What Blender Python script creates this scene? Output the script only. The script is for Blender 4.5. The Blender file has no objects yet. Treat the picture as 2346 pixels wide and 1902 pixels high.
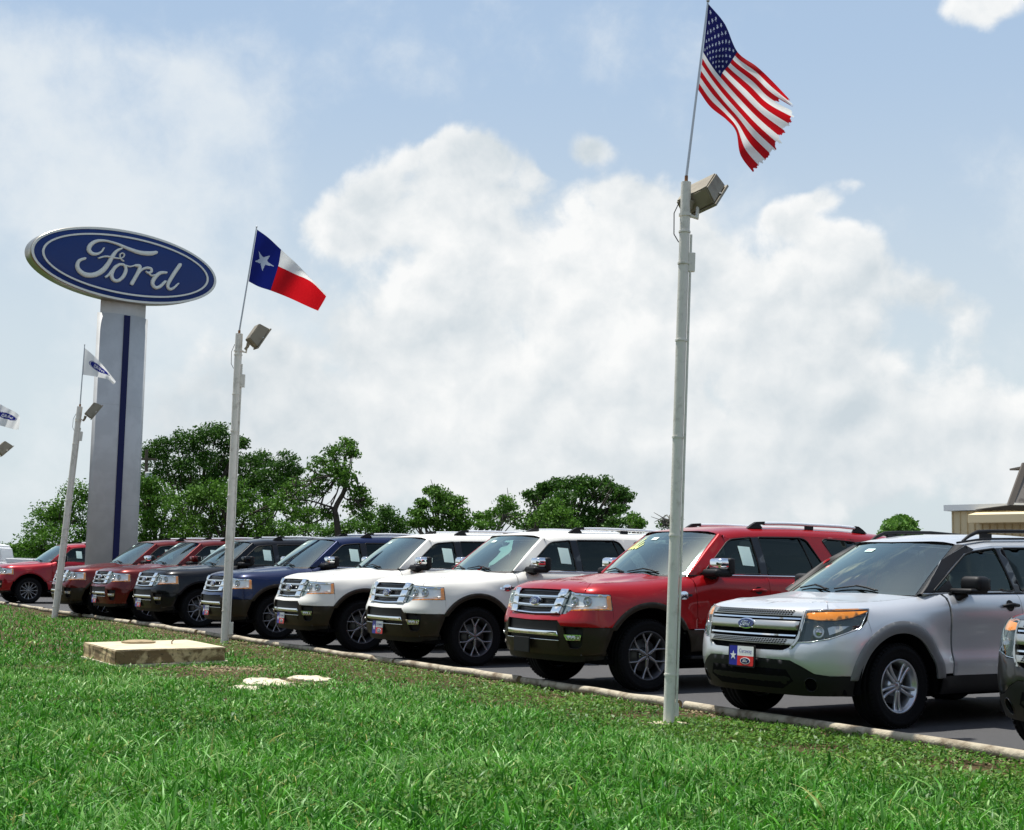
import bpy, bmesh, math, random
import numpy as np
from mathutils import Vector, Matrix, geometry
R = math.radians
rng = np.random.default_rng(7)
random.seed(7)
scene = bpy.context.scene
col = scene.collection

# ------------------------------------------------------------------ camera
F_PX, PITCH, ROLL, CAM_H = 3218.56, R(6.2587), R(1.0289), 1.3111
cp_, sp_ = math.cos(PITCH), math.sin(PITCH)
FW = np.array([0, cp_, sp_]); RT0 = np.array([1.0, 0, 0]); UP0 = np.array([0, -sp_, cp_])
RT = math.cos(ROLL) * RT0 + math.sin(ROLL) * UP0
UP = -math.sin(ROLL) * RT0 + math.cos(ROLL) * UP0
cam_d = bpy.data.cameras.new('camera')
cam = bpy.data.objects.new('camera', cam_d); col.objects.link(cam)
m = Matrix(((RT[0], UP[0], -FW[0], 0), (RT[1], UP[1], -FW[1], 0), (RT[2], UP[2], -FW[2], CAM_H), (0, 0, 0, 1)))
cam.matrix_world = m
cam_d.sensor_fit = 'HORIZONTAL'; cam_d.sensor_width = 36.0
cam_d.lens = F_PX / 2346 * 36.0
cam_d.clip_start = 0.1; cam_d.clip_end = 20000
scene.camera = cam

def ray(x, y):
    return FW + (x - 1173) / F_PX * RT + (951 - y) / F_PX * UP
def G(x, y, z=0.0):
    d = ray(x, y); return d * (z - CAM_H) / d[2] + np.array([0, 0, CAM_H])
def at(x, y, Y):
    d = ray(x, y); return d * Y / d[1] + np.array([0, 0, CAM_H])
def px(X):
    d = np.asarray(X, float) - np.array([0, 0, CAM_H]); z = d @ FW
    return 1173 + F_PX * (d @ RT) / z, 951 - F_PX * (d @ UP) / z

# ------------------------------------------------------------------ light
SUN_EL, SUN_AZ_VEC = 74.0, (-0.80, 0.60)          # horizontal direction towards the sun
sun_d = bpy.data.lights.new('sun', 'SUN'); sun = bpy.data.objects.new('sun', sun_d); col.objects.link(sun)
sun_d.energy = 5.0; sun_d.angle = R(0.55); sun_d.color = (1.0, 0.965, 0.90)
ce = math.cos(R(SUN_EL))
sv = Vector((SUN_AZ_VEC[0] * ce, SUN_AZ_VEC[1] * ce, math.sin(R(SUN_EL))))
sun.rotation_euler = sv.to_track_quat('Z', 'Y').to_euler()
sun.location = (0, 0, 30)

world = bpy.data.worlds.new('World'); scene.world = world; world.use_nodes = True
wt = world.node_tree; wt.nodes.clear()
class NB:
    """tiny node expression builder"""
    def __init__(s, t): s.t = t
    def new(s, typ, **kw):
        n = s.t.nodes.new(typ)
        for k, v in kw.items(): setattr(n, k, v)
        return n
    def link(s, a, b): s.t.links.new(a, b)
    def put(s, inp, v):
        if hasattr(v, 'is_linked') or hasattr(v, 'links'): s.link(v, inp)
        else: inp.default_value = v
    def M(s, op, a, b=0.0, c=0.0, clamp=False):
        n = s.new('ShaderNodeMath', operation=op); n.use_clamp = clamp
        s.put(n.inputs[0], a); s.put(n.inputs[1], b)
        if op in ('MULTIPLY_ADD', 'WRAP', 'SMOOTH_MIN', 'SMOOTH_MAX'): s.put(n.inputs[2], c)
        return n.outputs[0]
    def sm(s, x, a, b, lo=0.0, hi=1.0):
        n = s.new('ShaderNodeMapRange', interpolation_type='SMOOTHSTEP')
        s.put(n.inputs['Value'], x); n.inputs['From Min'].default_value = a; n.inputs['From Max'].default_value = b
        n.inputs['To Min'].default_value = lo; n.inputs['To Max'].default_value = hi
        return n.outputs['Result']
    def noise(s, vec, scale, detail=4, rough=0.55, dist=0.0, w=None):
        n = s.new('ShaderNodeTexNoise'); n.noise_dimensions = '3D'
        if vec is not None: s.link(vec, n.inputs['Vector'])
        n.inputs['Scale'].default_value = scale; n.inputs['Detail'].default_value = detail
        n.inputs['Roughness'].default_value = rough; n.inputs['Distortion'].default_value = dist
        return n.outputs['Fac']
    def mixc(s, f, a, b):
        n = s.new('ShaderNodeMix', data_type='RGBA')
        s.put(n.inputs[0], f); s.put(n.inputs[6], a); s.put(n.inputs[7], b)
        return n.outputs[2]
nb = NB(wt)
SKY_STRENGTH = 0.092
tc = nb.new('ShaderNodeTexCoord')
sep = nb.new('ShaderNodeSeparateXYZ'); nb.link(tc.outputs['Generated'], sep.inputs[0])
sky = nb.new('ShaderNodeTexSky', sky_type='NISHITA'); sky.sun_disc = False
sky.sun_elevation = R(SUN_EL); sky.sun_rotation = math.atan2(SUN_AZ_VEC[0], SUN_AZ_VEC[1])
sky.air_density = 1.0; sky.dust_density = 1.6; sky.ozone_density = 2.0
az = nb.M('ARCTAN2', sep.outputs[0], sep.outputs[1])
el = nb.M('ARCSINE', sep.outputs[2])

def vadd(v, off):
    n = nb.new('ShaderNodeVectorMath', operation='ADD'); nb.link(v, n.inputs[0]); n.inputs[1].default_value = off; return n.outputs[0]
def warp(v, scale, amt):
    n = nb.new('ShaderNodeTexNoise'); nb.link(v, n.inputs['Vector']); n.inputs['Scale'].default_value = scale; n.inputs['Detail'].default_value = 4
    q = nb.new('ShaderNodeVectorMath', operation='SUBTRACT'); nb.link(n.outputs['Color'], q.inputs[0]); q.inputs[1].default_value = (.5, .5, .5)
    w = nb.new('ShaderNodeVectorMath', operation='SCALE'); nb.link(q.outputs[0], w.inputs[0]); w.inputs['Scale'].default_value = amt
    r = nb.new('ShaderNodeVectorMath', operation='ADD'); nb.link(v, r.inputs[0]); nb.link(w.outputs[0], r.inputs[1]); return r.outputs[0]
GEN = tc.outputs['Generated']
wsep = nb.new('ShaderNodeSeparateXYZ'); nb.link(warp(GEN, 7.0, 0.07), wsep.inputs[0])
azw = nb.M('ARCTAN2', wsep.outputs[0], wsep.outputs[1]); elw = nb.M('ARCSINE', nb.M('MINIMUM', wsep.outputs[2], .999))
def blob(X, Y, rx, ry, w):
    d = ray(X, Y); d = d / np.linalg.norm(d)
    a0, e0 = math.atan2(d[0], d[1]), math.asin(d[2]); sx, sy = rx / F_PX, ry / F_PX
    u = nb.M('MULTIPLY', nb.M('SUBTRACT', azw, a0), 1 / sx); v = nb.M('MULTIPLY', nb.M('SUBTRACT', elw, e0), 1 / sy)
    return nb.M('MULTIPLY', nb.M('EXPONENT', nb.M('MULTIPLY', nb.M('MULTIPLY_ADD', u, u, nb.M('MULTIPLY', v, v)), -1.0)), w)
def total(L):
    acc = None
    for b in L:
        o = blob(*b); acc = o if acc is None else nb.M('ADD', acc, o)
    return acc
# heaped clouds with crisp edges, and soft sheets
CUM = [(800, 480, 130, 100, .95), (960, 410, 130, 110, .95), (1100, 390, 120, 120, .9), (1260, 470, 190, 130, .95), (1440, 540, 190, 120, .9), (1330, 310, 80, 50, .9),
       (1150, 780, 560, 300, 1.05), (1650, 860, 480, 300, .95), (1450, 1040, 700, 120, .6), (1950, 430, 60, 26, .95), (1890, 475, 60, 28, .95), (1830, 530, 60, 36, .9), (2020, 380, 55, 20, .85), (1950, 590, 90, 80, .8),
       (2140, 720, 190, 120, .95), (2250, 950, 300, 200, .85), (700, 930, 380, 190, .8), (2230, 15, 110, 60, .95)]
SOFT = [(140, 170, 360, 190, .95), (360, 250, 190, 120, .7), (60, 450, 300, 150, .75), (560, 390, 200, 130, .85), (350, 560, 400, 170, .55), (1350, 130, 90, 60, .35), (900, 150, 400, 90, .22), (400, 900, 500, 170, .45), (1700, 560, 400, 90, .35)]
def puff(v):
    vo = nb.new('ShaderNodeTexVoronoi', feature='F1'); nb.link(v, vo.inputs['Vector']); vo.inputs['Scale'].default_value = 14.0
    vo.inputs['Detail'].default_value = 2.0; vo.inputs['Roughness'].default_value = .6
    n1 = nb.noise(v, 6.0, 10, 0.60)
    return nb.M('ADD', nb.M('MULTIPLY', nb.M('SUBTRACT', n1, .5), 2.5), nb.M('MULTIPLY', nb.M('SUBTRACT', .42, vo.outputs['Distance']), .42))
wv = warp(GEN, 22.0, 0.018)
f0 = puff(wv); f1 = puff(vadd(wv, (-.007, 0, .015)))
gen = nb.noise(GEN, 2.6, 4, 0.5)
inframe = blob(1173, 700, 1700, 1000, 1.6)
outer = nb.M('MULTIPLY', nb.sm(gen, .48, .62, 0, .75), nb.M('SUBTRACT', 1.0, nb.M('MINIMUM', inframe, 1.0)))
hor = nb.sm(el, 0.16, 0.03, 0.0, 0.38)
dens = nb.M('ADD', nb.M('ADD', nb.M('MINIMUM', total(CUM), 1.25), outer), nb.M('ADD', hor, f0))
mask = nb.sm(dens, 0.38, 0.74)
sn = nb.noise(wv, 6.5, 10, .62)
soft = nb.M('MULTIPLY', nb.sm(nb.M('ADD', nb.M('MULTIPLY', nb.M('MINIMUM', total(SOFT), 1.1), .98), nb.M('MULTIPLY', nb.M('SUBTRACT', sn, .5), 3.6)), .10, 1.25), .80)
relief = nb.M('SUBTRACT', f0, f1)
deep = nb.sm(dens, .45, 1.7, 0.0, 0.32)
bright = nb.M('ADD', nb.M('MULTIPLY', relief, 1.5), nb.M('SUBTRACT', .70, deep))
bright = nb.M('ADD', bright, nb.M('MULTIPLY', nb.M('SUBTRACT', nb.noise(wv, 5.0, 5, .55), .5), 1.9))
bright = nb.M('MULTIPLY', bright, nb.sm(el, 0.02, 0.22, 0.62, 1.0), clamp=True)
cl = nb.mixc(bright, (5.1, 5.7, 6.1, 1), (8.1, 8.15, 8.1, 1))
# a pale humid sky, whiter towards the horizon
hazec = nb.mixc(nb.sm(el, 0.10, 0.40), (5.75, 6.5, 6.9, 1), (3.7, 4.95, 6.6, 1))
veil = nb.mixc(nb.sm(el, 0.34, 0.9, 0.88, 0.12), sky.outputs[0], hazec)
skycol = nb.mixc(soft, veil, (6.9, 7.3, 7.55, 1))
skycol = nb.mixc(nb.M('MULTIPLY', mask, 0.97), skycol, cl)
bg = nb.new('ShaderNodeBackground'); nb.link(skycol, bg.inputs[0]); bg.inputs[1].default_value = SKY_STRENGTH
wo = nb.new('ShaderNodeOutputWorld'); nb.link(bg.outputs[0], wo.inputs[0])
scene.view_settings.view_transform = 'Standard'; scene.view_settings.look = 'None'
scene.view_settings.exposure = 0.38; scene.view_settings.gamma = 1.0; scene.view_settings.use_curve_mapping = False
scene.render.engine = 'CYCLES'

# ------------------------------------------------------------------ materials
MATS = {}
def mat(name, color, rough=0.5, metal=0.0, coat=0.0, spec=0.5, noise=None, bump=None, emit=None, trans=0.0, sheen=0.0):
    """noise=(scale, other colour, lo, hi)  bump=(scale, strength)"""
    if name in MATS: return MATS[name]
    M_ = bpy.data.materials.new(name); M_.use_nodes = True; t = M_.node_tree; b = t.nodes['Principled BSDF']
    n = NB(t)
    c4 = (*color, 1)
    b.inputs['Base Color'].default_value = c4; b.inputs['Roughness'].default_value = rough; b.inputs['Metallic'].default_value = metal
    b.inputs['Coat Weight'].default_value = coat; b.inputs['Coat Roughness'].default_value = 0.04
    b.inputs['Specular IOR Level'].default_value = spec
    tcn = n.new('ShaderNodeTexCoord')
    if noise:
        f = n.noise(tcn.outputs['Object'], noise[0], 6, .6)
        n.link(n.mixc(n.sm(f, noise[2], noise[3]), c4, (*noise[1], 1)), b.inputs['Base Color'])
    if bump:
        bn = n.new('ShaderNodeBump'); n.link(n.noise(tcn.outputs['Object'], bump[0], 6, .6), bn.inputs['Height'])
        bn.inputs['Strength'].default_value = bump[1]; bn.inputs['Distance'].default_value = .02
        n.link(bn.outputs[0], b.inputs['Normal'])
    MATS[name] = M_; return M_
def glass_mat(name, tint, through, f0=.065):
    M_ = bpy.data.materials.new(name); M_.use_nodes = True; t = M_.node_tree; t.nodes.clear(); n = NB(t)
    tr = n.new('ShaderNodeBsdfTransparent'); tr.inputs[0].default_value = (*[through * c for c in tint], 1)
    gl = n.new('ShaderNodeBsdfGlossy'); gl.inputs['Roughness'].default_value = 0.02; gl.inputs['Color'].default_value = (.84, 1.0, .93, 1)
    geo = n.new('ShaderNodeNewGeometry')
    dt = n.new('ShaderNodeVectorMath', operation='DOT_PRODUCT'); n.link(geo.outputs['Normal'], dt.inputs[0]); n.link(geo.outputs['Incoming'], dt.inputs[1])
    g1 = n.M('SUBTRACT', 1.0, n.M('ABSOLUTE', dt.outputs['Value']), clamp=True)
    k = n.M('MULTIPLY_ADD', n.M('POWER', g1, 4.0), 0.93, f0, clamp=True)
    mx = n.new('ShaderNodeMixShader'); n.link(k, mx.inputs[0]); n.link(tr.outputs[0], mx.inputs[1]); n.link(gl.outputs[0], mx.inputs[2])
    o = n.new('ShaderNodeOutputMaterial'); n.link(mx.outputs[0], o.inputs[0])
    MATS[name] = M_; return M_
def paint(name, color, metal=0.0, rough=0.35, coat=.62):
    M_ = mat(name, color, rough, metal, coat=coat, spec=.15)
    t = M_.node_tree; n = NB(t); b = t.nodes['Principled BSDF']
    tcn = n.new('ShaderNodeTexCoord')
    # faint road dust low on the body
    sp = n.new('ShaderNodeSeparateXYZ'); n.link(tcn.outputs['Object'], sp.inputs[0])
    d = n.M('MULTIPLY', n.sm(sp.outputs[2], .75, .3, 0, .06), n.sm(n.noise(tcn.outputs['Object'], 3, 5, .6), .35, .7))
    n.link(n.mixc(d, (*color, 1), (.16, .14, .11, 1)), b.inputs['Base Color'])
    bn = n.new('ShaderNodeBump'); n.link(n.noise(tcn.outputs['Object'], 2.2, 2, .4), bn.inputs['Height'])
    bn.inputs['Strength'].default_value = .03; bn.inputs['Distance'].default_value = .2
    n.link(bn.outputs[0], b.inputs['Coat Normal'])
    return M_
P_RED = paint('paint_ruby', (.31, .005, .007), .25, .30)
P_RED2 = paint('paint_bright_red', (.27, .005, .013), .3, .32)
P_MAR = paint('paint_maroon', (.105, .008, .007), .4, .3, .5)
P_BLK = paint('paint_black', (.003, .004, .006), .1, .3, .42)
P_BLUE = paint('paint_blue', (.006, .014, .055), .3, .3, .45)
P_WHT = paint('paint_white', (.74, .73, .68), .0, .35)
P_SIL = paint('paint_silver', (.60, .62, .64), .55, .34)
P_GRY = paint('paint_grey', (.030, .030, .030), .4, .3, .5)
CHROME = mat('chrome', (.90, .92, .94), .07, 1.0)
DISC = mat('brake_disc', (.10, .10, .10), .5, .6)
SATIN = mat('satin_silver', (.55, .55, .52), .33, .9)
BLACKP = mat('black_plastic', (.006, .006, .007), .55, spec=.3)
GLOSSB = mat('gloss_black', (.006, .006, .008), .12)
RAILM = mat('rail_silver', (.86, .87, .88), .32, .45)
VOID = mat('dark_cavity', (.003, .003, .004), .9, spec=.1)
BROWNC = mat('brown_cladding', (.026, .020, .013), .42, .2, coat=.18, spec=.2)
RUBBER = mat('rubber', (.007, .007, .008), .8, spec=.12, bump=(60, .3))
RIMDK = mat('rim_dark', (.10, .10, .11), .35, .8)
RIMLT = mat('rim_machined', (.27, .27, .28), .25, .9)
RIMSIL = mat('rim_silver', (.55, .57, .60), .28, .85)
AMBER = mat('amber_lens', (1.0, .32, .012), .18, coat=.4)
LAMPW = mat('lamp_reflector', (.86, .88, .88), .30, .35)
LAMPG = mat('lamp_bowl', (.42, .43, .44), .1, .9)
LENS = glass_mat('lamp_lens', (1, 1, 1), .93)
GLASS_F = glass_mat('windshield_glass', (.80, .97, .93), .66, .26)
GLASS_S = glass_mat('side_glass', (.75, .98, .88), .36, .045)
GLASS_D = glass_mat('privacy_glass', (.85, .9, .95), .06, .035)
INTER = mat('cabin_trim', (.05, .048, .045), .8)
SEAT = mat('seat_leather', (.09, .07, .055), .6)
PAPER = mat('paper', (.62, .80, .74), .6)
FILM = mat('film_sheet', (.50, .72, .66), .6)
YELLOWW = mat('window_paint', (.62, .66, .20), .6)
TAIL = mat('tail_lens', (.35, .01, .01), .15, coat=.8)
NAVY = mat('emblem_blue', (.004, .012, .09), .15, coat=.8)
REDP = mat('plate_red', (.62, .02, .02), .35)
BLUEP = mat('plate_blue', (.012, .018, .28), .35)
WHITEP = mat('plate_white', (.78, .79, .78), .35)
FLARE = mat('grey_flare', (.17, .175, .18), .45, .1)

# ------------------------------------------------------------------ mesh helpers
def link(o, parent=None):
    col.objects.link(o)
    if parent is not None: o.parent = parent
    return o
def tag(o, label=None, cat=None, group=None, kind=None):
    if label: o['label'] = label
    if cat: o['category'] = cat
    if group: o['group'] = group
    if kind: o['kind'] = kind
    return o
def empty(name, loc=(0, 0, 0), rz=0.0):
    e = bpy.data.objects.new(name, None); e.empty_display_size = .2; e.location = loc; e.rotation_euler = (0, 0, rz); col.objects.link(e); return e
class Geo:
    """vertex / face collector"""
    def __init__(s): s.v = []; s.f = []; s.sm = []; s.n = 0; s.mi = []
    def add(s, V, F, smooth=True, mi=0):
        V = np.asarray(V, float).reshape(-1, 3); s.v.append(V)
        for f in F: s.f.append(tuple(int(i) + s.n for i in f))
        s.sm += [smooth] * len(F); s.mi += [mi] * len(F)
        s.n += len(V); return s
    def mirror(s, keep=True):
        V = np.concatenate(s.v); W = V.copy(); W[:, 1] *= -1
        F = list(s.f); k = s.n if keep else 0
        NF = [tuple(i + k for i in reversed(f)) for f in F]
        if keep: s.v.append(W); s.f = F + NF; s.sm = s.sm * 2; s.mi = s.mi * 2; s.n *= 2
        else: s.v = [W]; s.f = NF
        return s
    def copy(s):
        g = Geo(); g.v = [np.concatenate(s.v)] if s.v else []; g.f = list(s.f); g.sm = list(s.sm); g.n = s.n; g.mi = list(s.mi); return g
    def xf(s, M4):
        V = np.concatenate(s.v); M4 = np.array(M4); s.v = [V @ M4[:3, :3].T + M4[:3, 3]]; return s
    def mesh(s, name, mats, weld=0.0):
        me = bpy.data.meshes.new(name)
        V = np.concatenate(s.v) if s.v else np.zeros((0, 3))
        me.from_pydata(V.tolist(), [], s.f)
        for m_ in (mats if isinstance(mats, (list, tuple)) else [mats]): me.materials.append(m_)
        me.polygons.foreach_set('use_smooth', np.array(s.sm, bool)); me.polygons.foreach_set('material_index', np.array(s.mi, np.int32))
        if weld:
            bm = bmesh.new(); bm.from_mesh(me); bmesh.ops.remove_doubles(bm, verts=bm.verts, dist=weld); bm.to_mesh(me); bm.free()
        me.update(); return me
    def build(s, name, mats, parent=None, weld=0.0, loc=None):
        o = bpy.data.objects.new(name, s.mesh(name, mats, weld)); link(o, parent)
        if loc is not None: o.location = loc
        return o
def catmull(P, n):
    P = np.asarray(P, float); k = len(P)
    Q = np.vstack([2 * P[0] - P[1], P, 2 * P[-1] - P[-2]])
    out = []
    for i in range(k - 1):
        p0, p1, p2, p3 = Q[i], Q[i + 1], Q[i + 2], Q[i + 3]
        for t in np.linspace(0, 1, n, endpoint=False):
            out.append(.5 * ((2 * p1) + (-p0 + p2) * t + (2 * p0 - 5 * p1 + 4 * p2 - p3) * t * t + (-p0 + 3 * p1 - 3 * p2 + p3) * t ** 3))
    out.append(P[-1]); return np.array(out)
def resample(poly, step, closed=True):
    P = [np.array(p, float) for p in poly]; out = []
    n = len(P)
    for i in range(n if closed else n - 1):
        a, b = P[i], P[(i + 1) % n]; L = np.linalg.norm(b - a)
        if L < 1e-6: continue
        k = max(1, int(math.ceil(L / step)))
        for j in range(k): out.append(a + (b - a) * j / k)
    if not closed: out.append(P[-1])
    return np.array(out)
def fillet(poly, r, seg=4):
    P = [np.array(p, float) for p in poly]; n = len(P); out = []
    rr = r if isinstance(r, (list, tuple)) else [r] * n
    for i in range(n):
        a, b, c = P[i - 1], P[i], P[(i + 1) % n]
        u, w = a - b, c - b; lu, lw = np.linalg.norm(u), np.linalg.norm(w)
        q = min(rr[i], lu * .45, lw * .45)
        if q < 1e-4: out.append(b); continue
        s0, s1 = b + u / lu * q, b + w / lw * q
        for k in range(seg + 1):
            t = k / seg; out.append((1 - t) ** 2 * s0 + 2 * t * (1 - t) * b + t * t * s1)
    return out
def inpoly(P, poly):
    x, y = P[:, 0], P[:, 1]; ins = np.zeros(len(P), bool); n = len(poly)
    for i in range(n):
        x1, y1 = poly[i]; x2, y2 = poly[(i + 1) % n]
        if y1 == y2: continue
        c = ((y1 > y) != (y2 > y)) & (x < (x2 - x1) * (y - y1) / (y2 - y1) + x1)
        ins ^= c
    return ins
def dist_poly(P, loops):
    d = np.full(len(P), 1e9)
    for L in loops:
        A = np.asarray(L); B = np.roll(A, -1, 0)
        for a, b in zip(A, B):
            ab = b - a; t = np.clip(((P - a) @ ab) / max(ab @ ab, 1e-12), 0, 1)
            d = np.minimum(d, np.linalg.norm(P - (a + t[:, None] * ab), axis=1))
    return d
def cdt(poly, holes=(), step=.05):
    loops = [resample(poly, step * .8)] + [resample(h, step * .6) for h in holes]
    lo, hi = loops[0].min(0), loops[0].max(0)
    gx = np.arange(lo[0] + step * .5, hi[0], step); gy = np.arange(lo[1] + step * .5, hi[1], step)
    if len(gx) and len(gy):
        g = np.stack(np.meshgrid(gx, gy), -1).reshape(-1, 2)
        g = g + (np.random.default_rng(1).random(g.shape) - .5) * step * .02
        ok = inpoly(g, loops[0])
        for h in loops[1:]: ok &= ~inpoly(g, h)
        g = g[ok]
        if len(g): g = g[dist_poly(g, loops) > step * .35]
    else: g = np.zeros((0, 2))
    pts = []; edges = []
    for L in loops:
        b = len(pts); n = len(L); pts += [Vector(p) for p in L]; edges += [(b + i, b + (i + 1) % n) for i in range(n)]
    nb_ = len(pts); pts += [Vector(p) for p in g]
    r = geometry.delaunay_2d_cdt(pts, edges, [], 0, 1e-6)
    V = np.array([tuple(v) for v in r[0]]); F = [tuple(f) for f in r[2]]
    C = np.array([V[list(f)].mean(0) for f in F]); ok = inpoly(C, loops[0])
    for h in loops[1:]: ok &= ~inpoly(C, h)
    F = [f for f, k in zip(F, ok) if k]
    # consistent winding (counter-clockwise in parameter space)
    FF = []
    for f in F:
        a, b, c = V[f[0]], V[f[1]], V[f[2]]
        cr = (b[0] - a[0]) * (c[1] - a[1]) - (b[1] - a[1]) * (c[0] - a[0])
        FF.append(f if cr > 0 else f[::-1])
    return V, FF, loops
def panel(fn, poly, holes=(), step=.05, off=0.0, depth=.015, dome=0.0, domer=.02, flip=False, g=None, mi=0, gap=0.0):
    """a curved sheet cut from the parameter surface fn(P, off) with turned-in edges"""
    g = g or Geo()
    V, F, loops = cdt(poly, holes, step)
    o = np.full(len(V), off)
    if dome:
        d = dist_poly(V, loops); o = o + dome * np.sqrt(np.clip(1 - (1 - np.clip(d / domer, 0, 1)) ** 2, 0, 1))
    X = fn(V, o)
    g.add(X, [f[::-1] for f in F] if flip else F, True, mi)
    if depth:
        for li, L in enumerate(loops):
            n = len(L); A = fn(L, np.full(n, off)); B = fn(L, np.full(n, off - depth))
            area = .5 * np.sum(L[:, 0] * np.roll(L[:, 1], -1) - np.roll(L[:, 0], -1) * L[:, 1])
            ccw = (area > 0) == (li == 0)
            fs = []
            for i in range(n):
                j = (i + 1) % n
                q = (i, i + n, j + n, j)
                if not ccw: q = q[::-1]
                fs.append(q[::-1] if flip else q)
            g.add(np.vstack([A, B]), fs, False, mi)
    return g
def lathe(prof, seg=48, axis='y', g=None, mi=0, smooth=True, cap=False):
    """prof: (radius, offset along axis)"""
    g = g or Geo(); P = np.array(prof, float); k = len(P); V = []
    for i in range(seg):
        a = 2 * math.pi * i / seg
        V.append(np.stack([P[:, 0] * math.cos(a), P[:, 1], P[:, 0] * math.sin(a)], -1))
    V = np.concatenate(V); F = []
    for i in range(seg):
        j = (i + 1) % seg
        for q in range(k - 1): F.append((i * k + q, i * k + q + 1, j * k + q + 1, j * k + q))
    if axis == 'z': V = V[:, [0, 2, 1]]; F = [f[::-1] for f in F]
    g.add(V, F, smooth, mi); return g
def tube(pts, r, seg=10, g=None, caps=True, mi=0, smooth=True):
    g = g or Geo(); P = np.array(pts, float); n = len(P)
    rr = np.broadcast_to(np.asarray(r, float), (n,))
    T = np.gradient(P, axis=0); T /= np.linalg.norm(T, axis=1)[:, None] + 1e-12
    up = np.array([0, 0, 1.0]) if abs(T[0, 2]) < .9 else np.array([1.0, 0, 0])
    V = []
    a = np.cross(T[0], up); a /= np.linalg.norm(a)
    for i in range(n):
        a = a - T[i] * (a @ T[i]); a /= np.linalg.norm(a); b = np.cross(T[i], a)
        for k in range(seg):
            t = 2 * math.pi * k / seg; V.append(P[i] + rr[i] * (math.cos(t) * a + math.sin(t) * b))
    F = []
    for i in range(n - 1):
        for k in range(seg):
            l = (k + 1) % seg; F.append((i * seg + k, i * seg + l, (i + 1) * seg + l, (i + 1) * seg + k))
    g.add(V, F, smooth, mi)
    if caps:
        g.add(V[:seg], [tuple(range(seg))[::-1]], False, mi); g.add(V[-seg:], [tuple(range(seg))], False, mi)
    return g
def box(lo, hi, g=None, bevel=0.0, mi=0, M4=None, seg=2):
    g = g or Geo(); bm = bmesh.new(); bmesh.ops.create_cube(bm, size=1.0)
    lo, hi = np.array(lo, float), np.array(hi, float)
    for v in bm.verts: v.co = Vector(((lo + hi) / 2 + np.array(v.co) * (hi - lo)))
    if bevel: bmesh.ops.bevel(bm, geom=bm.edges[:] + bm.verts[:], offset=bevel, segments=seg, affect='EDGES', profile=.5)
    V = np.array([tuple(v.co) for v in bm.verts]); F = [tuple(v.index for v in f.verts) for f in bm.faces]
    bm.free()
    if M4 is not None: M4 = np.array(M4); V = V @ M4[:3, :3].T + M4[:3, 3]
    g.add(V, F, False, mi); return g
def prism(poly, z0, z1, g=None, mi=0):
    """poly in xy extruded along z (poly ccw)"""
    g = g or Geo(); n = len(poly); P = np.array(poly, float)
    V = np.vstack([np.c_[P, np.full(n, z0)], np.c_[P, np.full(n, z1)]])
    F = [tuple(range(n))[::-1], tuple(range(n, 2 * n))] + [(i, (i + 1) % n, (i + 1) % n + n, i + n) for i in range(n)]
    g.add(V, F, False, mi); return g
def copy_tree(o, parent=None):
    c = o.copy(); col.objects.link(c)
    if parent is not None: c.parent = parent
    for ch in o.children: copy_tree(ch, c)
    return c
def star_poly(cx, cy, r, rot=0, k=.382):
    return [(cx + (r if i % 2 == 0 else r * k) * math.sin(rot + i * math.pi / 5), cy + (r if i % 2 == 0 else r * k) * math.cos(rot + i * math.pi / 5)) for i in range(10)]
def ellipse(cx, cy, a, b, n=40):
    return [(cx + a * math.cos(2 * math.pi * i / n), cy + b * math.sin(2 * math.pi * i / n)) for i in range(n)]

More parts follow.
